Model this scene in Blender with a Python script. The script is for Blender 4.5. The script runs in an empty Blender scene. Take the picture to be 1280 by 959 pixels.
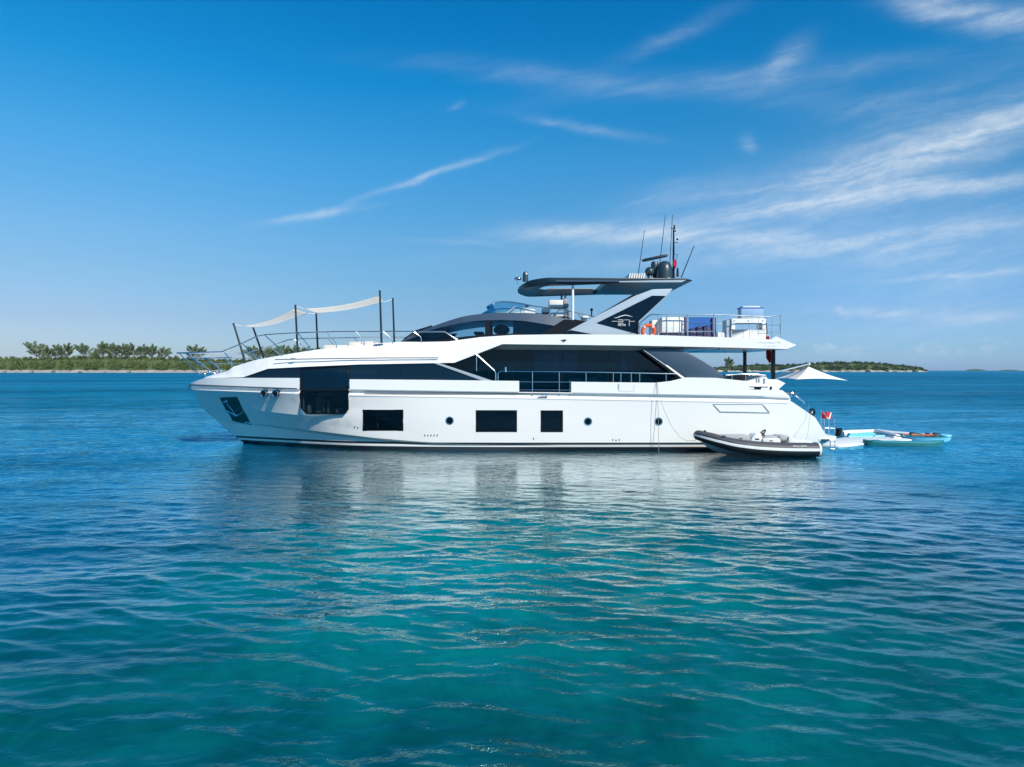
import bpy, bmesh, math, random
import numpy as np
from mathutils import Vector, Matrix
from mathutils.bvhtree import BVHTree
from mathutils.geometry import tessellate_polygon
R = math.radians
random.seed(7); rng = np.random.default_rng(11)
sc = bpy.context.scene
col = sc.collection

# ------------------------------------------------------------------ camera, sky, sun, exposure
F, HY, CH = 887.0, 463.0, 3.4          # focal length in photo pixels, horizon row, eye height (m)
cam = bpy.data.cameras.new('camera'); camo = bpy.data.objects.new('camera', cam); col.objects.link(camo)
camo.location = (0, 0, CH); camo.rotation_euler = (R(90), 0, 0)
cam.sensor_fit = 'HORIZONTAL'; cam.sensor_width = 36; cam.lens = F/1280*36
cam.shift_y = (HY-479.5)/1280; cam.clip_start = 0.1; cam.clip_end = 60000
sc.camera = camo

SUN_DIR = Vector((0.62, -0.85, 0.82)).normalized()
SUN_EL = math.asin(SUN_DIR.z); SUN_AZ = math.atan2(SUN_DIR.x, SUN_DIR.y)
world = bpy.data.worlds.new('World'); sc.world = world; world.use_nodes = True
wn = world.node_tree; wn.nodes.clear()
class NT:
    def __init__(s, t): s.t = t
    def n(s, k, **kw):
        x = s.t.nodes.new(k)
        for a, b in kw.items(): setattr(x, a, b)
        return x
    def put(s, sock, v):
        if isinstance(v, bpy.types.NodeSocket): s.t.links.new(v, sock)
        elif v is not None: sock.default_value = v
    def m(s, op, a, b=None, c=None, clamp=False):
        x = s.n('ShaderNodeMath', operation=op, use_clamp=clamp)
        s.put(x.inputs[0], a)
        if b is not None: s.put(x.inputs[1], b)
        if c is not None: s.put(x.inputs[2], c)
        return x.outputs[0]
    def mix(s, f, a, b, bt='MIX'):
        x = s.n('ShaderNodeMix', data_type='RGBA', blend_type=bt)
        s.put(x.inputs[0], f); s.put(x.inputs[6], a); s.put(x.inputs[7], b)
        return x.outputs[2]
    def xyz(s, x=0, y=0, z=0):
        c = s.n('ShaderNodeCombineXYZ'); s.put(c.inputs[0], x); s.put(c.inputs[1], y); s.put(c.inputs[2], z); return c.outputs[0]
    def noise(s, vec, scale, detail=3, rough=.5, dist=0.0):
        x = s.n('ShaderNodeTexNoise'); s.put(x.inputs['Vector'], vec); x.inputs['Scale'].default_value = scale
        x.inputs['Detail'].default_value = detail; x.inputs['Roughness'].default_value = rough; x.inputs['Distortion'].default_value = dist
        return x.outputs[0]
    def ramp(s, f, stops, interp='LINEAR'):
        x = s.n('ShaderNodeValToRGB'); s.put(x.inputs[0], f); e = x.color_ramp.elements; x.color_ramp.interpolation = interp
        while len(e) < len(stops): e.new(0.5)
        for i, (p, c) in enumerate(stops):
            e[i].position = p; e[i].color = (*c, 1) if len(c) == 3 else c
        return x.outputs[0]
    def rng(s, v, a, b, c=0., d=1.):
        x = s.n('ShaderNodeMapRange'); x.interpolation_type = 'SMOOTHSTEP'; s.put(x.inputs[0], v)
        for i, q in enumerate((a, b, c, d)): x.inputs[i+1].default_value = q
        return x.outputs[0]
W = NT(wn)
sky = W.n('ShaderNodeTexSky', sky_type='NISHITA', sun_disc=False, sun_elevation=SUN_EL, sun_rotation=SUN_AZ,
          altitude=0, air_density=1.0, dust_density=0.6, ozone_density=3.0)
tc = W.n('ShaderNodeTexCoord'); sep = W.n('ShaderNodeSeparateXYZ'); wn.links.new(tc.outputs['Generated'], sep.inputs[0])
dx, dy, dz = sep.outputs
ady = W.m('MAXIMUM', W.m('ABSOLUTE', dy), 0.12)
u0 = W.m('DIVIDE', dx, ady); v0 = W.m('DIVIDE', dz, ady)
uv = W.xyz(u0, v0, 0)
wob = W.m('SUBTRACT', W.noise(uv, 5.0, 5, .6), .5)
wob2 = W.m('SUBTRACT', W.noise(W.xyz(v0, u0, 3.3), 4.0, 5, .6), .5)
u = W.m('MULTIPLY_ADD', wob2, .07, u0); v = W.m('MULTIPLY_ADD', wob, .035, v0)
# cirrus streaks: (x, y) of the middle, half length, half width, tilt in degrees, strength (x,y in photo px for convenience of the sky direction)
STREAKS = [(530,222,82,3.8,20,.75),(395,269,55,4.5,8,.7),(612,196,30,3,20,.25),(571,133,11,4,25,.45),(560,303,70,4,-4,.18),
 (1150,190,250,34,17,.72),(1000,225,140,26,14,.35),(1150,280,190,40,6,.30),(1230,165,140,22,24,.45),(1150,238,180,11,7,.8),(960,262,170,10,11,.42),(860,240,90,14,12,.3),
 (1080,300,260,24,5,.55),(880,295,160,12,-3,.55),(700,288,70,9,4,.6),(760,296,120,10,0,.35),
 (1180,345,130,4,5,.4),(1240,15,95,22,-12,.75),(1160,12,40,16,-10,.6),(985,75,34,14,35,.55),(960,95,230,15,6,.34),(700,98,170,12,-6,.30),
 (850,40,70,10,24,.35),(740,162,80,6,-12,.3),(700,155,30,4,-8,.3),(1220,330,130,26,3,.22),(930,178,10,10,60,.35),
 (1090,392,60,7,-2,.4),(1230,395,70,10,3,.4),(1120,350,120,30,3,.14),(1200,395,240,50,2,.20),(700,330,160,14,-2,.14),(1050,130,220,20,-8,.2),(1180,110,150,18,14,.16)]
tot = None
for (cx, cy, L, w_, ang, I) in STREAKS:
    I *= .72 if cy < 170 and cx < 1100 else 1.0
    cu, cv = (cx-640)/F, (HY-cy)/F; a = R(ang); L /= F; w_ /= F
    du = W.m('SUBTRACT', u, cu); dv = W.m('SUBTRACT', v, cv)
    p = W.m('MULTIPLY_ADD', dv, math.sin(a)/L, W.m('MULTIPLY', du, math.cos(a)/L))
    q = W.m('MULTIPLY_ADD', dv, math.cos(a)/w_, W.m('MULTIPLY', du, -math.sin(a)/w_))
    d = W.m('MULTIPLY_ADD', q, q, W.m('MULTIPLY', p, p))
    e = W.m('MULTIPLY', W.m('POWER', 2.71828, W.m('MULTIPLY', d, -1.0)), I)
    tot = e if tot is None else W.m('ADD', tot, e)
ca, sa = math.cos(R(12)), math.sin(R(12))
ru = W.m('MULTIPLY_ADD', v, sa, W.m('MULTIPLY', u, ca)); rv = W.m('MULTIPLY_ADD', v, ca, W.m('MULTIPLY', u, -sa))
fib = W.noise(W.xyz(W.m('MULTIPLY', ru, 1.3), W.m('MULTIPLY', rv, 12.0), 0), 3.2, 9, .62, .35)
fib = W.rng(fib, .34, .68)
fine = W.noise(W.xyz(W.m('MULTIPLY', ru, 9), W.m('MULTIPLY', rv, 22.0), 2), 3.0, 8, .7, .3)
fib = W.m('MULTIPLY', W.m('MULTIPLY_ADD', fib, .62, .38), W.rng(fine, .25, .72, .62, 1.08))
cloud = W.m('MULTIPLY', W.m('MULTIPLY', tot, fib), .74, clamp=True)
# small cumulus puffs low on the right
puff = W.noise(W.xyz(W.m('MULTIPLY', u0, 1.0), W.m('MULTIPLY', v0, 1.9), 5), 11, 6, .62)
band = W.m('MULTIPLY', W.m('MULTIPLY', W.rng(v0, .008, .04), W.rng(v0, .085, .12, 1, 0)), W.rng(u0, .12, .5))
cloud = W.m('MAXIMUM', cloud, W.m('MULTIPLY', W.m('MULTIPLY', W.rng(puff, .5, .68), band), .38))
# colour of the clear sky by height
elev = W.m('MAXIMUM', dz, 0.0)
tint = W.ramp(elev, [(0.0, (.58, .82, 1.36)), (.025, (.49, .71, 1.05)), (.069, (.47, .65, .91)), (.123, (.46, .74, .92)), (.176, (.44, .83, 1.02)), (.277, (.258, .96, 1.24)), (.369, (.06, .957, 1.35)), (.45, (.02, .88, 1.34)), (.7, (.01, .8, 1.25)), (1, (.05, .8, 1.2))])
lowl = W.mix(W.rng(u0, -.05, -.75), (1,1,1,1), (1.3, 1.08, 1.03, 1))
skyc = W.mix(1.0, W.mix(1.0, sky.outputs[0], tint, 'MULTIPLY'), lowl, 'MULTIPLY')
skyc = W.mix(W.m('MULTIPLY', W.rng(u0, -.05, .6), W.rng(v0, .04, .36, 1, 0)), skyc, W.mix(1.0, skyc, (1.12, 1.30, 1.50, 1), 'MULTIPLY'))
skyc = W.mix(1.0, skyc, (1.1, 1.1, 1.1, 1), 'MULTIPLY')
skyc = W.mix(cloud, skyc, (7.4, 8.3, 9.2, 1))
bg = W.n('ShaderNodeBackground'); wn.links.new(skyc, bg.inputs[0]); bg.inputs[1].default_value = 0.1
wo = W.n('ShaderNodeOutputWorld'); wn.links.new(bg.outputs[0], wo.inputs[0])

sun = bpy.data.lights.new('sun', 'SUN'); sun.energy = 5.0; sun.angle = R(.5); sun.color = (1, .94, .84)
so = bpy.data.objects.new('sun', sun); col.objects.link(so); so.rotation_euler = SUN_DIR.to_track_quat('Z', 'Y').to_euler()
vs = sc.view_settings; vs.view_transform = 'Standard'; vs.look = 'None'; vs.exposure = 0.0; vs.gamma = 1; vs.use_curve_mapping = False
sc.cycles.use_denoising = True; sc.cycles.max_bounces = 10; sc.cycles.transparent_max_bounces = 16
sc.cycles.caustics_reflective = False; sc.cycles.caustics_refractive = False

# ------------------------------------------------------------------ materials
def mat(name, base, rough=.5, metal=0., coat=0., spec=.5, var=0., vscale=3., bump=0., bscale=40., stretch=(1,1,1)):
    m = bpy.data.materials.new(name); m.use_nodes = True; n = NT(m.node_tree); b = m.node_tree.nodes['Principled BSDF']
    b.inputs['Roughness'].default_value = rough; b.inputs['Metallic'].default_value = metal
    b.inputs['Coat Weight'].default_value = coat; b.inputs['Coat Roughness'].default_value = .04
    b.inputs['Specular IOR Level'].default_value = spec
    t = n.n('ShaderNodeTexCoord'); mp = n.n('ShaderNodeMapping'); m.node_tree.links.new(t.outputs['Object'], mp.inputs[0]); mp.inputs['Scale'].default_value = stretch
    ns = n.noise(mp.outputs[0], vscale, 5, .6)
    k = n.m('MULTIPLY_ADD', n.m('SUBTRACT', ns, .5), var*2, 1.0)
    c = n.mix(1.0, (*base, 1), n.xyz(k, k, k), 'MULTIPLY'); n.put(b.inputs['Base Color'], c)
    if bump:
        bp = n.n('ShaderNodeBump'); bp.inputs['Strength'].default_value = bump; bp.inputs['Distance'].default_value = .01
        n.put(bp.inputs['Height'], n.noise(mp.outputs[0], bscale, 4, .6)); n.put(b.inputs['Normal'], bp.outputs[0])
    return m
M = {}
M['white'] = mat('white_gelcoat', (.85,.84,.82), .22, coat=.6, var=.02, vscale=.6)
M['white2'] = mat('white_deck_paint', (.84,.83,.80), .5, var=.03)
M['grey'] = mat('metallic_grey_paint', (.040,.068,.108), .35, coat=.1, var=.04)
M['silver'] = mat('silver_paint', (.42,.47,.52), .35, metal=.2, coat=.3, var=.03)
M['navy'] = mat('dark_gloss_panel', (.003,.014,.030), .12, spec=.10, var=.1)
M['black'] = mat('black_trim', (.008,.009,.012), .35, spec=.25, var=.1)
M['steel'] = mat('stainless_steel', (.62,.64,.66), .18, metal=1, var=.04)
M['mirror'] = mat('polished_steel_plate', (.07,.10,.09), .07, metal=1, var=.2, vscale=2, bump=.25, bscale=3)
M['carbon'] = mat('black_carbon_pole', (.015,.02,.028), .35, var=.1)
M['sail'] = mat('cream_sailcloth', (.88,.84,.78), .9, var=.03, vscale=6, bump=.3, bscale=9)
M['sail'].node_tree.nodes['Principled BSDF'].inputs['Transmission Weight'].default_value = 0
def translucent(m, col_, f):
    t = m.node_tree; b = t.nodes['Principled BSDF']; o = next(x for x in t.nodes if x.type == 'OUTPUT_MATERIAL'); tr = t.nodes.new('ShaderNodeBsdfTranslucent'); tr.inputs[0].default_value = (*col_, 1)
    mx = t.nodes.new('ShaderNodeMixShader'); mx.inputs[0].default_value = f; t.links.new(b.outputs[0], mx.inputs[1]); t.links.new(tr.outputs[0], mx.inputs[2]); t.links.new(mx.outputs[0], o.inputs[0])
translucent(M['sail'], (.97,.94,.88), .78)
M['shade'] = mat('white_canopy_cloth', (.78,.77,.77), .85, var=.02, vscale=4)
M['cushion'] = mat('beige_cushion_fabric', (.62,.55,.48), .9, var=.08, vscale=8, bump=.3)
M['seatwhite'] = mat('white_vinyl', (.76,.74,.72), .55, var=.04, vscale=4, bump=.2, bscale=12)
M['orange'] = mat('orange_foam', (.80,.10,.025), .5, var=.06)
M['red'] = mat('red_flag_cloth', (.60,.02,.04), .8, var=.1, vscale=9)
M['blue'] = mat('blue_screen_cloth', (.02,.12,.42), .5, var=.1, vscale=4)
M['bluecase'] = mat('pale_blue_plastic', (.30,.44,.66), .35, var=.05)
M['purple'] = mat('dark_plum_cushion', (.07,.06,.13), .8, var=.15, vscale=6)
M['darkgreen'] = mat('dark_radome', (.025,.045,.055), .35, coat=.3, var=.05)
M['htop'] = mat('hardtop_paint', (.012,.032,.050), .35, spec=.25, var=.06)
M['under'] = mat('hardtop_underside', (.03,.035,.04), .5, var=.1)
M['canvas'] = mat('grey_canvas', (.32,.33,.34), .8, var=.05)
M['rope'] = mat('grey_rope', (.30,.30,.29), .9, var=.1, vscale=40)
M['teak'] = mat('teak_deck', (.33,.22,.13), .7, var=.15, vscale=6, stretch=(1,14,1))
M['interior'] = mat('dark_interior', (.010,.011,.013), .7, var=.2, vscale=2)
M['curtain'] = mat('taupe_curtain', (.32,.26,.22), .9, var=.25, vscale=10, stretch=(6,6,.3))
M['sofa'] = mat('taupe_sofa', (.42,.38,.34), .9, var=.1)
M['tubegrey'] = mat('grey_hypalon', (.060,.062,.074), .55, var=.06, vscale=3)
M['tubeblack'] = mat('black_rubber', (.012,.012,.013), .5, var=.1)
M['ribwhite'] = mat('white_fibreglass', (.76,.76,.75), .35, coat=.3, var=.03)
M['seatgrey'] = mat('grey_upholstery', (.40,.41,.42), .7, var=.05, vscale=9)
M['teal'] = mat('teal_board', (.02,.27,.33), .4, var=.08, vscale=3)
M['darkteal'] = mat('dark_teal_rail', (.015,.15,.16), .4, var=.1)
M['cyan'] = mat('pale_cyan_vinyl', (.16,.55,.78), .4, var=.05)
M['mat'] = mat('white_dropstitch_vinyl', (.78,.78,.76), .5, var=.03, vscale=3)
M['rock'] = mat('pale_limestone', (.36,.33,.28), .9, var=.5, vscale=.12, bump=1, bscale=.5)

def glass(name, tint, refl=1.0, base=(.004,.012,.02), opaque=0.0):
    m = bpy.data.materials.new(name); m.use_nodes = True; t = m.node_tree; t.nodes.clear(); n = NT(t)
    gm = n.n('ShaderNodeNewGeometry'); dp = n.n('ShaderNodeVectorMath', operation='DOT_PRODUCT'); t.links.new(gm.outputs['Normal'], dp.inputs[0]); t.links.new(gm.outputs['Incoming'], dp.inputs[1])
    fz = n.m('MULTIPLY_ADD', n.m('POWER', n.m('SUBTRACT', 1.0, n.m('ABSOLUTE', dp.outputs['Value'])), 5.0), .96, .04, clamp=True)
    gl = n.n('ShaderNodeBsdfGlossy'); gl.inputs['Roughness'].default_value = .02; gl.inputs[0].default_value = (.50,.78,1,1)
    tr = n.n('ShaderNodeBsdfTransparent'); tr.inputs[0].default_value = (*tint, 1)
    df = n.n('ShaderNodeBsdfDiffuse'); df.inputs[0].default_value = (*base, 1)
    mx = n.n('ShaderNodeMixShader'); mx.inputs[0].default_value = opaque; t.links.new(tr.outputs[0], mx.inputs[1]); t.links.new(df.outputs[0], mx.inputs[2])
    m2 = n.n('ShaderNodeMixShader'); n.put(m2.inputs[0], n.m('MULTIPLY', fz, refl))
    t.links.new(mx.outputs[0], m2.inputs[1]); t.links.new(gl.outputs[0], m2.inputs[2])
    o = n.n('ShaderNodeOutputMaterial'); t.links.new(m2.outputs[0], o.inputs[0]); return m
M['glass'] = glass('tinted_saloon_glass', (.24,.42,.54), .7, (.002,.028,.056), .22)
M['glassclear'] = glass('tinted_pilothouse_glass', (.62,.78,.86), 1.0)
M['glassblue'] = glass('blue_windscreen', (.35,.62,.80), 1.2, (.02,.15,.28), .25)
M['glassdark'] = glass('black_hull_glass', (.22,.28,.30), 1.0, (.003,.006,.008), .25)
M['glasslow'] = glass('stateroom_lower_glass', (.27,.33,.36), 1.0, (.003,.006,.008), .1)
M['bandglass'] = glass('navy_band_glass', (.05,.09,.12), .6, (.004,.022,.045), .8)

def hull_mat():
    m = bpy.data.materials.new('hull_paint_with_boot_stripes'); m.use_nodes = True; n = NT(m.node_tree); b = m.node_tree.nodes['Principled BSDF']
    t = n.n('ShaderNodeTexCoord'); s = n.n('ShaderNodeSeparateXYZ'); m.node_tree.links.new(t.outputs['Object'], s.inputs[0]); z = s.outputs[2]
    w = (.86,.835,.80); k = (.010,.011,.014)
    zz = n.m('DIVIDE', n.m('ADD', z, 1.0), 4.0)
    g = lambda q: (q+1)/4
    c = n.ramp(zz, [(0, k), (g(.178), k), (g(.182), w), (g(.270), w), (g(.274), k), (g(.365), k), (g(.369), w), (1, w)])
    ns = n.noise(t.outputs['Object'], .5, 4, .6); kk = n.m('MULTIPLY_ADD', ns, .05, .97)
    n.put(b.inputs['Base Color'], n.mix(1., c, n.xyz(kk, kk, kk), 'MULTIPLY'))
    b.inputs['Roughness'].default_value = .2; b.inputs['Coat Weight'].default_value = .8; b.inputs['Coat Roughness'].default_value = .03
    return m
M['hull'] = hull_mat()

# ------------------------------------------------------------------ mesh helpers (all coordinates given in world space)
def root_of(o):
    while o.parent: o = o.parent
    return o
def link(o, parent):
    col.objects.link(o)
    if parent is not None: o.parent = parent
    return o
def tag(o, label=None, cat=None, group=None, kind=None):
    if label: o['label'] = label
    if cat: o['category'] = cat
    if group: o['group'] = group
    if kind: o['kind'] = kind
    return o
def empty(name, loc, label=None, cat=None, group=None):
    o = bpy.data.objects.new(name, None); col.objects.link(o); o.location = loc; o.empty_display_size = .2
    o['_ox'], o['_oy'], o['_oz'] = loc
    return tag(o, label, cat, group)
def origin(o):
    r = root_of(o); return Vector((r['_ox'], r['_oy'], r['_oz']))
class MB:
    def each(s, name, m, parent=None, **kw):
        par = list(range(len(s.v)))
        def fd(a):
            while par[a] != a: par[a] = par[par[a]]; a = par[a]
            return a
        for f in s.f:
            for i in f[1:]: par[fd(i)] = fd(f[0])
        gr = {}
        for f in s.f: gr.setdefault(fd(f[0]), []).append(f)
        for fs in gr.values():
            ids = sorted({i for f in fs for i in f}); mp = {j: k for k, j in enumerate(ids)}; q = MB(); q.v = [s.v[j] for j in ids]; q.f = [tuple(mp[i] for i in f) for f in fs]; q.build(name, m, parent, **kw)
    def __init__(s): s.v = []; s.f = []; s.sharp = set()
    def add(s, vs, fs):
        k = len(s.v); s.v += [tuple(q) for q in vs]; s.f += [tuple(i+k for i in f) for f in fs]; return k
    def box(s, a, b):
        (x0,y0,z0),(x1,y1,z1) = a, b
        s.add([(x0,y0,z0),(x1,y0,z0),(x1,y1,z0),(x0,y1,z0),(x0,y0,z1),(x1,y0,z1),(x1,y1,z1),(x0,y1,z1)],
              [(0,3,2,1),(4,5,6,7),(0,1,5,4),(1,2,6,5),(2,3,7,6),(3,0,4,7)]); return s
    def prism(s, A, B):                       # two matching loops
        n = len(A); s.add(list(A)+list(B), [tuple(range(n)), tuple(range(2*n-1, n-1, -1))]+[(i, i+n, (i+1)%n+n, (i+1)%n) for i in range(n)]); return s
    def tube(s, path, r, seg=8, caps=True):
        P_ = [Vector(p) for p in path]; n = len(P_); rr = r if isinstance(r, (list, tuple)) else [r]*n
        T = []
        for i in range(n):
            a = P_[max(0,i-1)]; b = P_[min(n-1,i+1)]; T.append((b-a).normalized())
        up = Vector((0,0,1)) if abs(T[0].z) < .95 else Vector((0,1,0)); N = T[0].cross(up).normalized(); vs=[]
        for i in range(n):
            N = (N - T[i]*N.dot(T[i])).normalized(); B = T[i].cross(N)
            for k in range(seg):
                a = 2*math.pi*k/seg; vs.append(P_[i]+(N*math.cos(a)+B*math.sin(a))*rr[i])
        fs = [(i*seg+k, i*seg+(k+1)%seg, (i+1)*seg+(k+1)%seg, (i+1)*seg+k) for i in range(n-1) for k in range(seg)]
        if caps: fs += [tuple(range(seg-1,-1,-1)), tuple(range((n-1)*seg, n*seg))]
        s.add(vs, fs); return s
    def lathe(s, c, prof, seg=20):            # profile (r, z) about a vertical axis through c
        vs = []; n = len(prof)
        for r, z in prof:
            for k in range(seg):
                a = 2*math.pi*k/seg; vs.append((c[0]+r*math.cos(a), c[1]+r*math.sin(a), c[2]+z))
        fs = [(i*seg+k, i*seg+(k+1)%seg, (i+1)*seg+(k+1)%seg, (i+1)*seg+k) for i in range(n-1) for k in range(seg)]
        fs += [tuple(range(seg-1,-1,-1)), tuple(range((n-1)*seg, n*seg))]
        s.add(vs, fs); return s
    def grid(s, rows):                        # rows of equal length
        n = len(rows[0]); k = s.add([p for r in rows for p in r], [(i*n+j, i*n+j+1, (i+1)*n+j+1, (i+1)*n+j) for i in range(len(rows)-1) for j in range(n-1)]); return k
    def ball(s, c, r, seg=14, sc_=(1,1,1)):
        prof = [(r*math.sin(math.pi*i/8), -r*math.cos(math.pi*i/8)) for i in range(9)]
        prof[0] = (r*.02, -r); prof[-1] = (r*.02, r); vs0 = len(s.v); s.lathe((0,0,0), prof, seg)
        for i in range(vs0, len(s.v)):
            x,y,z = s.v[i]; s.v[i] = (c[0]+x*sc_[0], c[1]+y*sc_[1], c[2]+z*sc_[2])
        return s
    def build(s, name, m, parent=None, smooth=True, ang=35, bevel=0, label=None, solid=0):
        off = origin(parent) if parent is not None else Vector((0,0,0))
        if parent is None and s.v:
            a = np.array(s.v); off = Vector((float(a[:,0].mean()), float(a[:,1].mean()), float(a[:,2].min())))
        me = bpy.data.meshes.new(name); me.from_pydata([(x-off.x, y-off.y, z-off.z) for x,y,z in s.v], [], s.f)
        bm = bmesh.new(); bm.from_mesh(me)
        bmesh.ops.remove_doubles(bm, verts=bm.verts, dist=1e-5)
        bmesh.ops.recalc_face_normals(bm, faces=bm.faces)
        if bevel:
            es = [e for e in bm.edges if len(e.link_faces) == 2 and e.calc_face_angle(0) > R(30)]
            bmesh.ops.bevel(bm, geom=es, offset=bevel, segments=2, profile=.6, affect='EDGES', clamp_overlap=True)
        for f in bm.faces: f.smooth = smooth
        bm.faces.index_update(); bm.faces.ensure_lookup_table()
        for e in bm.edges:
            if len(e.link_faces) == 2 and e.calc_face_angle(0) > R(ang): e.smooth = False
        # port and starboard twins become objects of their own
        seen = {}; isl = []
        for f in bm.faces:
            if f.index in seen: continue
            st_ = [f]; seen[f.index] = 1; cur = []
            while st_:
                q = st_.pop(); cur.append(q)
                for v_ in q.verts:
                    for q2 in v_.link_faces:
                        if q2.index not in seen: seen[q2.index] = 1; st_.append(q2)
            isl.append(cur)
        ymid = YC-off.y; sides = {}
        if parent is not None and parent.name.startswith('motor_yacht') or (parent is not None and root_of(parent).name.startswith('motor_yacht')):
            for cur in isl:
                ys = [v_.co.y for q in cur for v_ in q.verts]
                k = -1 if max(ys) < ymid+.01 else (1 if min(ys) > ymid-.01 else 0)
                sides.setdefault(k, []).extend(cur)
        twin = None
        if -1 in sides and 1 in sides and 0 not in sides:
            far = bm.copy(); far.faces.ensure_lookup_table(); idx1 = {q.index for q in sides[1]}
            bmesh.ops.delete(far, geom=[q for q in far.faces if q.index not in idx1], context='FACES')
            bmesh.ops.delete(bm, geom=sides[1], context='FACES')
            me2 = bpy.data.meshes.new(name); far.to_mesh(me2); far.free(); me2.materials.append(m); twin = me2
        bm.to_mesh(me); bm.free(); me.materials.append(m)
        o = bpy.data.objects.new(name, me); link(o, parent)
        if twin is not None: link(bpy.data.objects.new(name, twin), parent)
        if parent is None: o.location = off; o['_ox'], o['_oy'], o['_oz'] = off
        if solid:
            sm = o.modifiers.new('solid', 'SOLIDIFY'); sm.thickness = solid; sm.offset = 0
        if label: o['label'] = label
        return o

YC = 33.0
def P(px, py, Y): return Vector(((px-640)/F*Y, Y, CH-(py-HY)/F*Y))
def WP(px, py, z=0.0):                       # point at height z seen at that pixel
    Y = (CH-z)*F/(py-HY); return Vector(((px-640)/F*Y, Y, z))
def pchip(xs, ys):
    xs = np.array(xs, float); ys = np.array(ys, float); h = np.diff(xs); d = np.diff(ys)/h; n = len(xs); mm = np.zeros(n)
    for i in range(1, n-1):
        if d[i-1]*d[i] > 0:
            w1 = 2*h[i]+h[i-1]; w2 = h[i]+2*h[i-1]; mm[i] = (w1+w2)/(w1/d[i-1]+w2/d[i])
    mm[0] = d[0]; mm[-1] = d[-1]
    def f(x):
        x = np.clip(x, xs[0], xs[-1]); i = np.clip(np.searchsorted(xs, x)-1, 0, n-2); t = (x-xs[i])/h[i]
        return (ys[i]*(1+2*t)*(1-t)**2 + h[i]*mm[i]*t*(1-t)**2 + ys[i+1]*t*t*(3-2*t) + h[i]*mm[i+1]*t*t*(t-1))
    return f
def bf(*pts): return pchip([p[0] for p in pts], [p[1] for p in pts])
bs = bf((-15.03,0),(-14.7,.5),(-14,1.1),(-13,1.72),(-12,2.18),(-11,2.52),(-10,2.8),(-9,3.0),(-8,3.14),(-7,3.22),(-6,3.27),(-5,3.3),(5,3.3),(13,3.2))
def side(px, py, off=0., b=bs):
    X = (px-640)/F*30.0
    for _ in range(30):
        Y = YC-max(0.0, float(b(X))-off); X = .5*X+.5*(px-640)/F*Y
    return P(px, py, Y)
def line(pts, off=0., b=bs):
    """photo points on the port side -> z(X) and b(X)"""
    offs = off if isinstance(off, (list, tuple)) else [off]*len(pts)
    w = [side(p[0], p[1], o, b) for p, o in zip(pts, offs)]
    return [q.x for q in w], [q.z for q in w], [YC-q.y for q in w]
mir = lambda p: (p[0], 2*YC-p[1], p[2])

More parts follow.
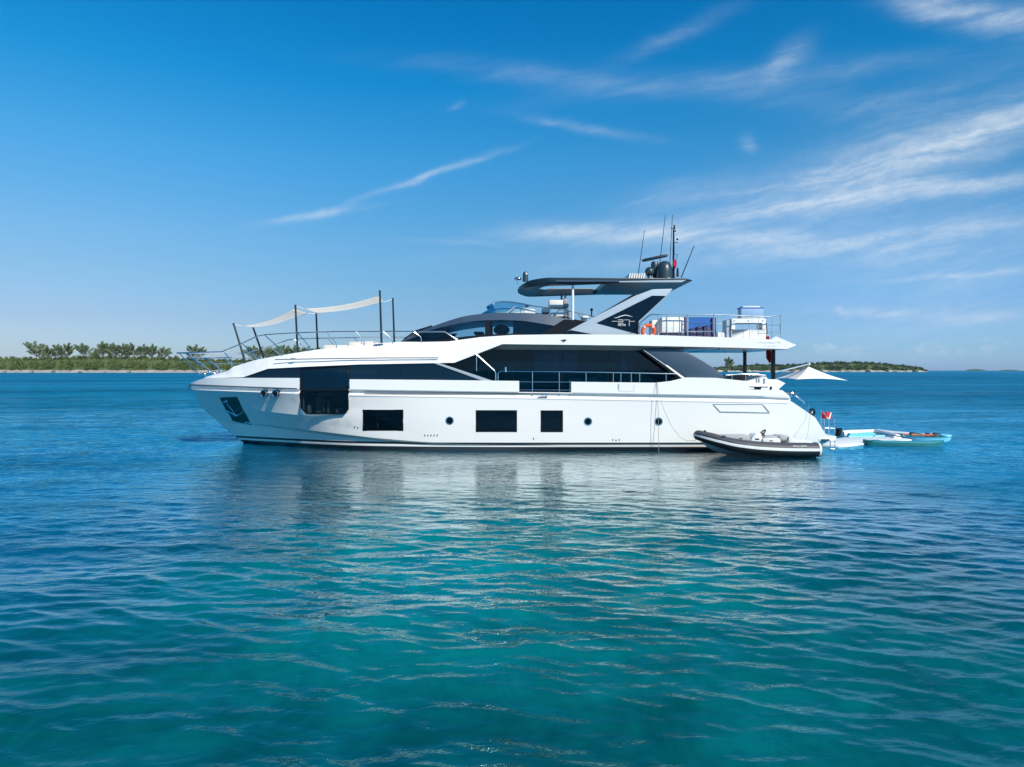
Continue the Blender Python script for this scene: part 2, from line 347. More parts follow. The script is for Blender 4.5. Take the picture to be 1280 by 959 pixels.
# ================================================================== SEA
def sea():
    def fan(th0, th1, nth, radii, wave):
        th = np.linspace(th0, th1, nth); rr, tt = np.meshgrid(radii, th, indexing='ij')
        x = rr*np.sin(tt); y = rr*np.cos(tt); z = np.zeros_like(x)
        if wave:
            X, Y = x.copy(), y.copy()
            dr = np.gradient(radii)[:, None]; g = np.maximum(dr, rr*(th[1]-th[0])*.5)
            r2 = np.random.default_rng(5); n = 110
            lam = np.exp(r2.uniform(math.log(.20), math.log(7.0), n))
            ang = R(-99)+r2.normal(0, .44, n); ph = r2.uniform(0, 6.28, n)
            sm = lambda q, a, b: (lambda t: t*t*(3-2*t))(np.clip((q-a)/(b-a), 0, 1))
            lee = sm(Y, 14.5, 24)*(1-sm(Y, 31, 36))*(1-sm(np.abs(X-.5), 10.5, 16))      # calmer water in the lee of the hull
            calm = 1-.74*lee
            for l, a, p in zip(lam, ang, ph):
                k = 2*math.pi/l
                sl = .0265*min(1., (l/.26)**.5)*min(1., (.50/l)**.85)       # slope of one component
                amp = sl/k*np.clip(1.5-g/(.27*l), 0, 1)*calm
                q = k*(X*math.cos(a)+Y*math.sin(a))+p
                z += amp*np.cos(q); c = 1.0*amp*np.sin(q); x -= c*math.cos(a); y -= c*math.sin(a)
            # calmer patches and gusts
        return x, y, z
    radii = [3.2]
    while radii[-1] < 75: radii.append(radii[-1]*1.0037)
    while radii[-1] < 170: radii.append(radii[-1]*1.007)
    while radii[-1] < 12000: radii.append(radii[-1]*1.03)
    radii = np.array(radii)
    me = bpy.data.meshes.new('sea'); V = []; Fc = []; k = 0
    for (a, b, n, w) in ((R(-50), R(50), 980, True), (R(50), R(310), 90, True)):
        rad = radii if n > 200 else radii[::6]
        x, y, z = fan(a, b, n, rad, w); nr = len(rad)
        V.append(np.stack([x, y, z], -1).reshape(-1, 3))
        i = np.arange(nr-1)[:, None]*n+np.arange(n-1)[None, :]
        Fc.append((np.stack([i, i+1, i+1+n, i+n], -1)+k).reshape(-1, 4)); k += nr*n
    # inner disc
    V.append(np.array([[0,0,0]]+[[3.2*math.sin(t), 3.2*math.cos(t), 0] for t in np.linspace(0, 2*math.pi, 49)[:-1]]))
    tri = np.array([[k, k+1+i, k+1+(i+1)%48] for i in range(48)])
    V = np.concatenate(V); Fc = np.concatenate(Fc)
    nq = len(Fc); nt = len(tri)
    me.vertices.add(len(V)); me.vertices.foreach_set('co', V.astype(np.float32).ravel())
    li = np.concatenate([Fc.ravel(), tri.ravel()]).astype(np.int32)
    me.loops.add(len(li)); me.loops.foreach_set('vertex_index', li)
    st = np.concatenate([np.arange(nq)*4, nq*4+np.arange(nt)*3]).astype(np.int32)
    me.polygons.add(nq+nt); me.polygons.foreach_set('loop_start', st)
    me.update(calc_edges=True); me.polygons.foreach_set('use_smooth', np.ones(nq+nt, dtype=bool)); me.validate()
    bm = bmesh.new(); bm.from_mesh(me)
    if bm.faces: 
        bm.faces.ensure_lookup_table()
        if bm.faces[0].normal.z < 0: bmesh.ops.reverse_faces(bm, faces=bm.faces)
    bm.to_mesh(me); bm.free()
    m = bpy.data.materials.new('clear_tropical_sea_water'); m.use_nodes = True; t = m.node_tree; t.nodes.clear(); n = NT(t)
    geo = n.n('ShaderNodeNewGeometry'); pos = geo.outputs['Position']; sp = n.n('ShaderNodeSeparateXYZ'); t.links.new(pos, sp.inputs[0]); x, y, z = sp.outputs
    dist = n.m('SQRT', n.m('MULTIPLY_ADD', x, x, n.m('MULTIPLY', y, y)))
    # body colour: pale sand below near the camera, deeper seagrass beds, deep blue outside
    pat = n.noise(n.xyz(x, y, 0), .075, 4, .55, .6)
    pat2 = n.noise(n.xyz(x, y, 7), .35, 5, .6, .4)
    pp = n.m('ADD', n.m('MULTIPLY', pat, .75), n.m('MULTIPLY', pat2, .25))
    shoal = n.m('MULTIPLY', n.rng(n.m('ABSOLUTE', n.m('SUBTRACT', n.m('ADD', x, n.m('MULTIPLY', y, .05)), .2)), 0.5, 7, 1, 0), n.rng(y, 22, 12.5))
    sh = n.m('MULTIPLY_ADD', n.m('SUBTRACT', pp, .5), 1.1, shoal, clamp=True)
    ax_ = n.m('ABSOLUTE', n.m('SUBTRACT', x, .5))
    teal = n.mix(sh, n.mix(n.rng(ax_, 5, 9.5), (.0005,.064,.072,1), (.0005,.070,.130,1)), (.001,.185,.185,1))
    near = n.mix(n.rng(y, 6.5, 12.5), n.mix(n.rng(pp, .35, .62), (.0006,.068,.078,1), (.001,.120,.122,1)), teal)
    blue = n.mix(n.rng(n.noise(n.xyz(n.m('MULTIPLY', x, .4), y, 2), .02, 4, .6, .5), .38, .62), (.0004,.092,.190,1), (.0006,.170,.300,1))
    c = n.mix(n.rng(n.m('ADD', y, n.m('MULTIPLY', n.m('MAXIMUM', n.m('SUBTRACT', n.m('ABSOLUTE', n.m('ADD', x, .5)), 9.5), 0.0), 3.0)), 26, 42), near, blue)
    c = n.mix(n.rng(y, 150, 1500), c, (.001,.16,.29,1))
    mott = n.m('MULTIPLY', n.rng(n.noise(n.xyz(x, y, 31), 1.3, 8, .68, 1.2), .3, .7, .82, 1.16), n.rng(n.noise(n.xyz(x, y, 37), .32, 5, .6, .8), .34, .6, .72, 1.12))  # seabed mottling plus caustic-like light variation put into the body colour
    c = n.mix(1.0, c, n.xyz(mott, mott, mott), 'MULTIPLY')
    # fine ripples as bump (fading into broader ones with distance)
    ca, sa = math.cos(R(8)), math.sin(R(8))
    xr = n.m('MULTIPLY_ADD', y, sa, n.m('MULTIPLY', x, ca)); yr = n.m('MULTIPLY_ADD', x, -sa, n.m('MULTIPLY', y, ca))
    r1 = n.noise(n.xyz(n.m('MULTIPLY', xr, .55), yr, 0), 5.5, 3, .55, .5)
    r2 = n.noise(n.xyz(n.m('MULTIPLY', xr, .5), yr, 4), 1.5, 4, .55, .6)
    r3 = n.noise(n.xyz(n.m('MULTIPLY', xr, .4), yr, 9), .22, 4, .6, .4)
    gust = n.rng(n.noise(n.xyz(n.m('MULTIPLY', xr, .35), yr, 12), .055, 3, .6, .3), .32, .66, .45, 1.25)
    h = n.m('ADD', n.m('MULTIPLY', r1, n.m('MULTIPLY', n.rng(dist, 8, 34, .011, .042), 1)), n.m('MULTIPLY', r2, n.rng(dist, 15, 100, .035, .30)))
    h = n.m('ADD', h, n.m('MULTIPLY', r3, n.rng(dist, 60, 300, 0, 1.1)))
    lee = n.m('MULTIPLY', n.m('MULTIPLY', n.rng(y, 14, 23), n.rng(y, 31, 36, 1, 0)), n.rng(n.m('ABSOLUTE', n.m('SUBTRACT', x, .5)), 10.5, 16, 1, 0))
    refl_boost = n.m('MULTIPLY', n.m('MULTIPLY', n.rng(y, 7, 13), n.rng(y, 31, 36, 1, 0)), n.rng(n.m('ABSOLUTE', n.m('SUBTRACT', x, 1.5)), 6, 13, 1, 0))  # hand-set zone where the hull's reflection is made brighter, not calmer water
    h = n.m('MULTIPLY', n.m('MULTIPLY', h, gust), n.m('MULTIPLY_ADD', lee, -.5, 1.0))
    h = n.m('ADD', h, n.m('MULTIPLY', n.noise(n.xyz(n.m('MULTIPLY', xr, .35), yr, 15), .055, 6, .62, .3), n.rng(dist, 60, 350, 0, 3.2)))
    bp = n.n('ShaderNodeBump'); bp.inputs['Strength'].default_value = 1; bp.inputs['Distance'].default_value = 1.0; n.put(bp.inputs['Height'], h)
    fr = n.n('ShaderNodeFresnel'); fr.inputs[0].default_value = 1.37; n.put(fr.inputs['Normal'], bp.outputs[0])
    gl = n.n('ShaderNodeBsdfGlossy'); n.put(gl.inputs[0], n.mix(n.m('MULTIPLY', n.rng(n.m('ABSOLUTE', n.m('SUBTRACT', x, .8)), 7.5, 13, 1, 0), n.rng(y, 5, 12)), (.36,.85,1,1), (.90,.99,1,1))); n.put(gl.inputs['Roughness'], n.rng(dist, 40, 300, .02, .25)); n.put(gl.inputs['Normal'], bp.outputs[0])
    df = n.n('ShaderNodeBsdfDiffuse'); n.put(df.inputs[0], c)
    dense = n.noise(n.xyz(n.m('MULTIPLY', xr, .28), yr, 21), .30, 9, .68, .25)     # patches of denser ripples
    mx = n.n('ShaderNodeMixShader'); n.put(mx.inputs[0], n.m('MULTIPLY', fr.outputs[0], n.m('MULTIPLY', n.rng(dist, 34, 110, 1.0, .40), n.m('ADD', n.rng(dense, .30, .70, .62, 1.38), n.m('ADD', n.m('MULTIPLY', lee, .34), n.m('MULTIPLY', refl_boost, .50)))), clamp=True)); t.links.new(df.outputs[0], mx.inputs[1]); t.links.new(gl.outputs[0], mx.inputs[2])  # reflectance raised beyond Fresnel in front of the hull to brighten its reflection
    o_ = n.n('ShaderNodeOutputMaterial'); t.links.new(mx.outputs[0], o_.inputs[0])
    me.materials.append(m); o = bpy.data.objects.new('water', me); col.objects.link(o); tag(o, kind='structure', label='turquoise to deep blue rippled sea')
sea()

# ================================================================== YACHT
Y = yacht = empty('motor_yacht', (0, YC, 0), 'long white motor yacht with dark glass band and black hardtop lying at anchor', 'yacht')
La = [(236,480.5),(258,481.3),(300,483),(372,485.5),(436,486.8),(650,490),(713,490.7),(940,494.5),(956,495),(988,496.5)]
sh_ = lambda pts, d: [(a, b+d) for a, b in pts]
Ld = [(239,487),(260,488),(300,489.5),(372,492.2),(436,493.8),(650,497.5),(713,498.3),(940,502.5),(992,503.5)]
bmid = bf((-14.57,0),(-14,.42),(-13,1.0),(-12,1.5),(-11,1.93),(-10,2.3),(-9,2.6),(-8,2.83),(-7,3.0),(-6,3.11),(-5,3.18),(-3,3.25),(0,3.28),(13.2,3.16))
bch = bf((-13.7,0),(-13,.36),(-12,.83),(-11,1.3),(-10,1.75),(-9,2.16),(-8,2.52),(-7,2.79),(-6,2.96),(-5,3.07),(-3,3.18),(0,3.23),(13.6,3.12))
bch2 = lambda X: max(0., float(bch(X))-float(np.interp(X, [-13.7,-12,-6,2], [0,.16,.20,.02])))
bwl = bf((-12.5,0),(-11.5,.5),(-10,1.2),(-9,1.66),(-8,2.08),(-7,2.44),(-6,2.7),(-5,2.86),(-3,3.07),(0,3.17),(12.5,3.05))
Lmid = [(248.5,507),(300,511),(376,519),(450,524),(600,528),(900,528),(1019,522)]
Lch = [(271.7,526.5),(310,529),(345,532.5),(380,537),(430,543),(480,548.5),(560,554),(700,556),(900,556),(1034,546)]
Lch2 = [(271.9,527.5),(310,530.8),(345,535),(380,540),(430,546.5),(480,551.5),(560,556),(700,557.5),(900,557.5),(1032,549)]
NS = 110
ts = np.linspace(0, 1, NS)**1.35
def resample(pts, off=0., b=bs, bfun=None):
    xs, zs, bb = line(pts, off, b)
    fz = pchip(xs, zs); X = xs[0]+(xs[-1]-xs[0])*ts
    B = [max(0.0, float((bfun or b)(x))-off) for x in X]
    if pts[0][0] < 260 or b is not bs: B[0] = 0.0
    return [(x, YC-bq, float(fz(x))) for x, bq in zip(X, B)]
rows = [resample(La), resample(sh_(La, 1.2), .0), resample(sh_(La, 2.0), .11), resample(sh_(La, 5.2), .10), resample(Ld), resample(Lmid, 0, bmid),
        resample(Lch, 0, bch), resample(Lch2, 0, bch2)]
wl0, wl1 = -12.45, 12.2
Xw = wl0+(wl1-wl0)*ts
rows.append([(x, YC-max(0., float(bwl(x))), 0.0) for x in Xw]); rows[-1][0] = (wl0, YC, 0)
Xk = -11.2+(12.0+11.2)*ts
rows.append([(x, YC-.62*max(0., float(bwl(x-.6))), -.75) for x in Xk])
rows.append([(x, YC, -1.0) for x in Xk])
# add an in-between row for a rounder flare
mid2 = [tuple((Vector(a)*.5+Vector(b)*.5)+Vector((0, .06*min(1, (YC-a[1])/1.5)*max(0., min(1., (-4-a[0])/5)), 0))) for a, b in zip(rows[4], rows[5])]
mid3 = [tuple((Vector(a)*.5+Vector(b)*.5)+Vector((0, .05*min(1, (YC-a[1])/1.5)*max(0., min(1., (-4-a[0])/5)), 0))) for a, b in zip(rows[5], rows[6])]
rows = rows[:5]+[mid2, rows[5], mid3]+rows[6:]
hb = MB(); hb.grid(rows)
hb.grid([[mir(p) for p in r] for r in rows])
endA = [r[-1] for r in rows]
hb.grid([endA, [mir(p) for p in endA]])
hull = hb.build('hull', M['hull'], Y, ang=14)
# --- cut the window openings out of the port side
OY = Vector((0, YC, 0))
bmh = bmesh.new(); bmh.from_mesh(hull.data); bvh = BVHTree.FromBMesh(bmh)
def surf(X, Z):                               # outer hull surface in world coordinates
    h = bvh.ray_cast(Vector((X, -8, Z)), Vector((0, 1, 0)))
    return (h[0].y+YC, h[1]) if h[0] is not None else (YC-3.2, Vector((0,-1,0)))
def pix(px, py, it=12):                       # pixel -> point on the hull
    Yq = YC-3.1
    for _ in range(it):
        q = P(px, py, Yq); Yq = surf(q.x, q.z)[0]
    return P(px, py, Yq)
def cut(poly):
    c = sum(poly, Vector((0,0,0)))/len(poly); rad = max((p-c).length for p in poly)*1.25+.35
    for i in range(len(poly)):
        a, b = poly[i]-OY, poly[(i+1)%len(poly)]-OY
        no = (b-a).cross(Vector((0,1,0)))
        fs = [f for f in bmh.faces if f.calc_center_median().y < 0 and (f.calc_center_median()-(c-OY)).length < rad+.6]
        g = fs+list({e for f in fs for e in f.edges})+list({v for f in fs for v in f.verts})
        bmesh.ops.bisect_plane(bmh, geom=g, plane_co=a, plane_no=no, dist=1e-5)
    def inside(q):
        s0 = None
        for i in range(len(poly)):
            a, b = poly[i]-OY, poly[(i+1)%len(poly)]-OY
            s = (b.x-a.x)*(q.z-a.z)-(b.z-a.z)*(q.x-a.x)
            if s0 is None: s0 = s > 0
            elif (s > 0) != s0: return False
        return True
    kill = [f for f in bmh.faces if f.calc_center_median().y < 0 and inside(f.calc_center_median())]
    bmesh.ops.delete(bmh, geom=kill, context='FACES')
def opening(name, poly, depth, fw, fmat, gmat, do_cut=True):
    """reveal + frame + pane set into a hull opening"""
    c = sum(poly, Vector((0,0,0)))/len(poly)
    sh2 = lambda k, dyy: [c+(p-c)*k+Vector((0, dyy, 0)) for p in poly]
    r0 = max((p-c).length for p in poly); k = 1-fw/r0
    f = MB(); n = len(poly)
    A, Bq, Cq, D = sh2(1.0+.012/r0, -.008), sh2(k, -.008), sh2(k, depth), sh2(1.0, depth+.02)
    for L1, L2 in ((A, Bq), (Bq, Cq), (D, A)):
        f.add(L1+L2, [(i, (i+1)%n, (i+1)%n+n, i+n) for i in range(n)])
    fr_ = f.build(name, fmat, Y, ang=30)
    g = MB(); G = sh2(k, depth-.012); g.add(G, [tuple(range(n))]); g.build('pane', gmat, fr_, smooth=False)
    return fr_
rects = [((453.5,512.3),(504,538.7)), ((595,513),(646,540)), ((676,513.3),(703.5,540))]
wins = []
for (a, b), (c, d) in rects:
    poly = [pix(a, b), pix(c, b), pix(c, d), pix(a, d)]; wins.append(poly)
ports = []
for (px, py) in ((562,526),(735,527),(823.3,527)):
    c = pix(px, py); r = 4.9/F*c.y; ports.append([Vector((c.x+r*math.cos(t), surf(c.x+r*math.cos(t), c.z+r*math.sin(t))[0], c.z+r*math.sin(t))) for t in np.linspace(0, 2*math.pi, 25)[:-1]])
big = [pix(375.6,497), pix(436,497), pix(436,512), pix(430,518), pix(383,518), pix(375.6,510.5)]
big[0] = P(375.6, 478, big[0].y); big[1] = P(436, 478, big[1].y)
for p_ in wins+ports+[big]: cut(p_)
# after cutting keep creases
for e in bmh.edges:
    e.smooth = not (len(e.link_faces) == 2 and e.calc_face_angle(0) > R(14))
for f in bmh.faces: f.smooth = True
bmh.to_mesh(hull.data); bmh.free()
for p_ in wins: opening('window', p_, .05, .035, M['black'], M['glassdark'])
for p_ in ports:
    opening('porthole', p_, .07, .03, M['steel'], M['glassdark'])
# big stateroom window that continues up into the glass band
def bigwin():
    yo = [(376,458.9),(436,456.2),(436,512),(430,518),(383,518),(376,510.8)]
    o_ = [side(a, b, .05) if b < 480 else None for a, b in yo]
    Ys = {376: big[0].y, 436: big[1].y}
    pts = []
    for (a, b), w_ in zip(yo, o_):
        yy = np.interp(a, [376, 436], [big[0].y, big[1].y])+.03
        pts.append(P(a, b, yy))
    c = sum(pts, Vector((0,0,0)))/len(pts)
    n = len(pts); inn = [c+(p-c)*.965 for p in pts]
    f = MB(); back = [p+Vector((0,.10,0)) for p in inn]
    f.add(pts+inn, [(i, (i+1)%n, (i+1)%n+n, i+n) for i in range(n)]); f.add(inn+back, [(i, (i+1)%n, (i+1)%n+n, i+n) for i in range(n)])
    fr_ = f.build('stateroom_window', M['black'], Y, smooth=False)
    yb = lambda a: float(np.interp(a, [376,436], [big[0].y, big[1].y]))+.09
    g = MB(); g.add([P(377.5,459.6,yb(377)), P(434.8,457.6,yb(435)), P(434.8,486,yb(435)), P(377.5,486,yb(377))], [(0,1,2,3)]); g.build('upper_pane', M['bandglass'], fr_, smooth=False)
    g = MB(); g.add([P(377.5,488.3,yb(377)), P(434.8,488.3,yb(435)), P(434.8,511.5,yb(435)), P(429.3,516.8,yb(429)), P(383.5,516.8,yb(383)), P(377.5,510.4,yb(377))], [tuple(range(6))]); g.build('lower_pane', M['glasslow'], fr_, smooth=False)
    g = MB(); g.prism([P(377,486,yb(377)-.05),P(435,486,yb(435)-.05),P(435,488.3,yb(435)-.05),P(377,488.3,yb(377)-.05)], [P(377,486,yb(377)+.02),P(435,486,yb(435)+.02),P(435,488.3,yb(435)+.02),P(377,488.3,yb(377)+.02)]); g.build('transom_bar', M['black'], fr_, smooth=False)
bigwin()
# polished plate in the bow with the anchor stowed in it
qs = [pix(274.5,497), pix(296,495.8), pix(315,531), pix(291,526)]
g = MB(); rws = []
for j in range(9):
    r_ = []
    for i in range(7):
        s, t = i/6, j/8; p = (qs[0]*(1-s)+qs[1]*s)*(1-t)+(qs[3]*(1-s)+qs[2]*s)*t
        yy, no = surf(p.x, p.z); r_.append(Vector((p.x, yy, p.z))+Vector((no.x,no.y,no.z))*(.015 if no.y < 0 else -.015))
    rws.append(r_)
g.grid(rws); plate = g.build('anchor_plate', M['mirror'], Y, ang=60)
a0 = pix(284,503); a1 = pix(296,519)
g = MB(); d = Vector((0,-.06,-.02)); g.tube([a0+d, a1+d], .035); g.tube([pix(281,511)+d, a1+d, pix(304,515)+d], [.015,.06,.015]); g.tube([pix(281,502)+d, pix(286,501)+d], .05)
g.build('anchor', M['steel'], Y)
# twin fairlead holes at the bow
for px in (330.8, 345.2):
    p = pix(px, 492); yy, no = surf(p.x, p.z); c = Vector((p.x, yy-.02, p.z)); r = .145
    ax = Vector((-.30, -.95, -.1)).normalized(); e1 = ax.cross(Vector((0,0,1))).normalized(); e2 = ax.cross(e1)
    ring = [c+ax*.06+(e1*math.cos(t)+e2*math.sin(t))*r for t in np.linspace(0, 2*math.pi, 25)]
    g = MB(); g.tube(ring, .022, 6, caps=False); fl = g.build('fairlead', M['steel'], Y)
    g = MB(); g.prism([c+ax*.05+(e1*math.cos(t)+e2*math.sin(t))*r for t in np.linspace(0, 2*math.pi, 21)[:-1]], [c-ax*.25+(e1*math.cos(t)+e2*math.sin(t))*r for t in np.linspace(0, 2*math.pi, 21)[:-1]]); g.build('hole', M['black'], fl)
# drain outlets
for px, py in [(443.5,534),(447.5,534.5)]+[(531+3.9*i,544.3) for i in range(5)]+[(667,548.5),(766,550),(770,550.5),(774,550)]:
    p = pix(px, py); g = MB(); g.prism([p+Vector((.022*math.cos(t), -.012, .045*math.sin(t))) for t in np.linspace(0,6.28,9)[:-1]], [p+Vector((.022*math.cos(t), .02, .045*math.sin(t))) for t in np.linspace(0,6.28,9)[:-1]])
    g.build('drain_outlet', M['tubegrey'], Y)

# --- bulwarks
def fpx(pts):
    return lambda x: float(np.interp(x, [p[0] for p in pts], [p[1] for p in pts]))
def ribbon(name, top, bot, m, offt=.0, offb=.0, th=.12, n=60, both=True, extra=(), bevel=0):
    x0, x1 = top[0][0], top[-1][0]; ft, fb = fpx(top), fpx(bot)
    pxs = sorted(set(list(np.linspace(x0, x1, n))+[p[0] for p in top]+[p[0] for p in bot if x0 <= p[0] <= x1]))
    g = MB(); T = [side(px, ft(px), offt) for px in pxs]; Bq = [side(px, fb(px), offb) for px in pxs]
    def inn(p): return Vector((p.x, min(YC, p.y+th), p.z))
    rws = [Bq, T, [inn(p) for p in T], [inn(p) for p in Bq], Bq]
    g.grid(rws); g.add([r[0] for r in rws[:4]], [(0,1,2,3)]); g.add([r[-1] for r in rws[:4]], [(0,1,2,3)])
    if both:
        rm = [[mir(p) for p in r] for r in rws]; g.grid(rm); g.add([r[0] for r in rm[:4]], [(0,1,2,3)]); g.add([r[-1] for r in rm[:4]], [(0,1,2,3)])
    return g.build(name, m, Y, ang=20)
ribbon('bow_bulwark', [(236.6,479.3),(247,475.6),(258,472.3),(374,472.6)], sh_(La,-.2), M['white'], th=.1)
ribbon('side_bulwark', [(437,474.2),(540,475),(649,476.3)], sh_(La,-.2), M['white'])
ribbon('aft_bulwark', [(714,477.3),(800,478.3),(820,478.5),(838,476.4),(858,471.9),(895,472.5),(915,475),(934,476.6),(937,487),(978,488),(987,495)], sh_(La,-.2), M['white'])
ribbon('rub_rail', [(236.3,480.4),(300,482.9),(371,485.3)], [(236.3,481.7),(300,484.1),(371,486.5)], M['grey'], -.03, -.03, .05)
ribbon('rub_rail', [(437,486.7),(648,489.9)], [(437,487.8),(648,491)], M['silver'], -.02, -.02, .04)
ribbon('rub_rail', [(716,490.6),(940,494.3),(955,494.8)], [(716,491.9),(940,495.6),(955,495.8)], M['silver'], -.02, -.02, .04)
ribbon('hull_groove', [(437,494.6),(650,498.3),(985,504)], [(437,495.2),(650,498.9),(985,504.6)], M['silver'], -.006, -.006, .02)

# --- main white body: foredeck, coaming and flybridge slab in one sweep
A_ = [(256,472.6),(304,471.6),(335,461),(380,458.6),(450,455.6),(540,454),(568,453.5),(628,430.2),(700,431),(800,432.2),(900,434.2),(984,436.4),(995.5,431.8)]
C_ = [(256,471.6),(270,467.5),(283,465),(291,458.8),(320,449.8),(350,444.6),(385,438.7),(420,434.2),(450,430.8),(500,427.4),(530,427.6),(560,427),(600,421.6),(640,418.9),(700,418),(800,418.3),(850,420),(900,421.6),(930,422.6),(955,424),(963,424.6),(970,420.6),(984,426.5),(995.5,431.4)]
E_ = [(256,472.6),(304,471.6),(335,461),(568,453.5),(616,437),(700,437.6),(800,438.2),(842,436.8),(984,437),(995.5,431.9)]
offC = lambda px: float(np.interp(px, [256,300,520,640,700], [.15,.55,.55,.12,.06]))
pxs = sorted(set(list(np.linspace(256, 995.5, 170))+[p[0] for p in A_+C_+E_]))
fA, fC, fE = fpx(A_), fpx(C_), fpx(E_)
g = MB(); half = []
for px in pxs:
    a = side(px, fA(px), .06); c = side(px, fC(px), offC(px)); e = side(px, fE(px), .6 if px < 900 else .3)
    zc = c.z; crown = float(np.interp(px, [256,300,420,520,600], [.02,.05,.10,.08,.0]))
    b_ = a.lerp(c, .5)+Vector((0, -.5*(offC(px)-.06)*.35, 0))
    dk = Vector((c.x, min(YC-.01, c.y+.10), zc+(.01 if px < 620 else 0)))
    d2 = Vector((c.x, min(YC-.005, c.y+.16), zc-(.0 if px < 620 else .22)+.0)) if px > 620 else Vector((c.x, min(YC-.005, c.y+.3), zc+.012))
    if px > 975: d2 = Vector((c.x, c.y+.2, max(a.z, zc-.05)))
    half.append([Vector((e.x, YC, e.z)), e, a, b_, c, dk, d2, Vector((d2.x, YC, d2.z+crown))])
near = [[h[i] for h in half] for i in range(8)]
g.grid(near); g.grid([[mir(p) for p in r] for r in near])
g.add([near[i][0] for i in range(8)], [tuple(range(8))]); g.add([mir(near[i][0]) for i in range(8)], [tuple(range(8))])
body = g.build('deckhouse_body', M['white'], Y, ang=17)
g = MB(); g.tube([side(px, py, .02) for px, py in [(344,449.6),(400,448.6),(480,447.5),(548,447.4)]], .022, 6); g.build('crease_line', M['tubegrey'], Y)  # thin dark tube added along the crease to draw its dark groove
g = MB(); g.box(side(366,448.8,.0)-Vector((.09,.02,.03)), side(366,448.8,.0)+Vector((.09,.05,.03))); g.build('rail_fitting', M['tubegrey'], Y, bevel=.01)
for px, py in ((473,431.4),):
    p = side(px, py, .45); g = MB(); g.tube([p+Vector((-.2,0,.0)), p+Vector((.2,0,.04))], .03); g.tube([p+Vector((-.07,0,-.05)), p+Vector((-.07,0,.03))], .02); g.tube([p+Vector((.07,0,-.05)), p+Vector((.07,0,.04))], .02)
    g.build('cleat', M['steel'], Y)
p = side(704.5, 425.3, .05); g = MB(); g.tube([p+Vector((-.10,-.01,0)), p+Vector((.12,-.01,0))], .018); g.tube([p+Vector((.0,-.03,0)), p+Vector((.07,-.03,0))], .04); g.build('courtesy_light', M['tubegrey'], Y)

# --- forward glass band
top = [(304,471.6),(335,461),(380,458.6),(450,455.6),(545,454),(613,476.5)]; ftp = fpx(top)
def band(a, b, name):
    pxs = sorted(set(list(np.linspace(a, b, 14))+[p[0] for p in top if a < p[0] < b]))
    T = [side(px, ftp(px)-.4, .11) for px in pxs]; Bq = [side(px, 477.5, .09) for px in pxs]
    g = MB(); g.grid([T, Bq]); g.grid([[mir(p) for p in T], [mir(p) for p in Bq]]); return g.build(name, M['bandglass'], Y, ang=40)
for a, b in ((304,375.6),(436,500),(500.4,553),(553.4,612)): band(a, b, 'side_window')
def sideprism(poly, b_out, th, far=True, g=None):
    g = g or MB(); A = [P(x, y, YC-b_out) for x, y in poly]; B = [p+Vector((0,th,0)) for p in A]; g.prism(A, B)
    if far: g.prism([mir(p) for p in A], [mir(p) for p in B])
    return g
sideprism([(541,453.8),(549,453.8),(617,476.5),(604,476.5)], 3.24, .12).build('diagonal_strut', M['silver'], Y, bevel=.015)

# --- decks inside
zdeck = P(700, 492, YC-3.2).z
g = MB()
pxs = np.linspace(455, 1000, 30); n_ = [side(px, 492, .03) for px in pxs]
g.grid([[Vector((p.x, p.y, zdeck)) for p in n_], [Vector((p.x, 2*YC-p.y, zdeck)) for p in n_]]); g.build('main_deck', M['teak'], Y)
g = MB(); g.box((-8.5, YC-2.0, 1.15), (11, YC+2.0, 1.2)); g.build('cabin_sole', M['interior'], Y)
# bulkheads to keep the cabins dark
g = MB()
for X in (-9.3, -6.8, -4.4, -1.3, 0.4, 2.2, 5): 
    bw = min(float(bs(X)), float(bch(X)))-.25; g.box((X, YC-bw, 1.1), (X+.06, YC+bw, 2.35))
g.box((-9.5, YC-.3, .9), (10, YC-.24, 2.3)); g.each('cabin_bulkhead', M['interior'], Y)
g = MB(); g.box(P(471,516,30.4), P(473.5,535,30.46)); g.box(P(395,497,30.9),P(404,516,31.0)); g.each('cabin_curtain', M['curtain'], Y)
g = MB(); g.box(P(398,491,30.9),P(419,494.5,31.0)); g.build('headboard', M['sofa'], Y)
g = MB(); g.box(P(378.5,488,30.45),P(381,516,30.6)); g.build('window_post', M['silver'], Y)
for a_, b_, c_, d_ in ((404,407,500,515),(409,413,501,516),(420,430,511,516),(384,390,506,516)):
    g = MB(); g.box(P(a_,c_,30.7),P(b_,d_,30.95)); g.build('cabin_chair', M['sofa'], Y, bevel=.02)

# --- saloon (glazed, set in from the side deck)
SB = 2.5; gy = YC-SB
def pane(poly, name, m, parent=Y, b=SB, both=True, th=.02):
    return sideprism(poly, b, th, both).build(name, m, parent, smooth=False)
ztop = P(700,437,gy).z
rear = lambda py: 798+(py-437.5)*(852-798)/(474-437.5)
cuts = [562, 611.3, 633.0, 703, 760]
for a, b in zip(cuts[:-1], cuts[1:]):
    pane([(a+.25, 436.2),(b-.25,436.4),(b-.25,493),(a+.25,493)], 'saloon_window', M['glass'])
pane([(760.25,436.4),(797,436.8),(rear(493),493),(760.25,493)], 'saloon_window', M['glass'])
sal = MB(); 
for a in cuts: sal.box(P(a-.28, 436, gy-.01), P(a+.28, 493, gy+.06)); 
sal.each('window_mullion', M['black'], Y, smooth=False)
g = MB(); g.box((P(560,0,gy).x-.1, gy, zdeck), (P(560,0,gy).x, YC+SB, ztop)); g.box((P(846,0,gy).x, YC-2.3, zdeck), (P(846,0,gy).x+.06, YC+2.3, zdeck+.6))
g.each('saloon_bulkhead', M['interior'], Y)
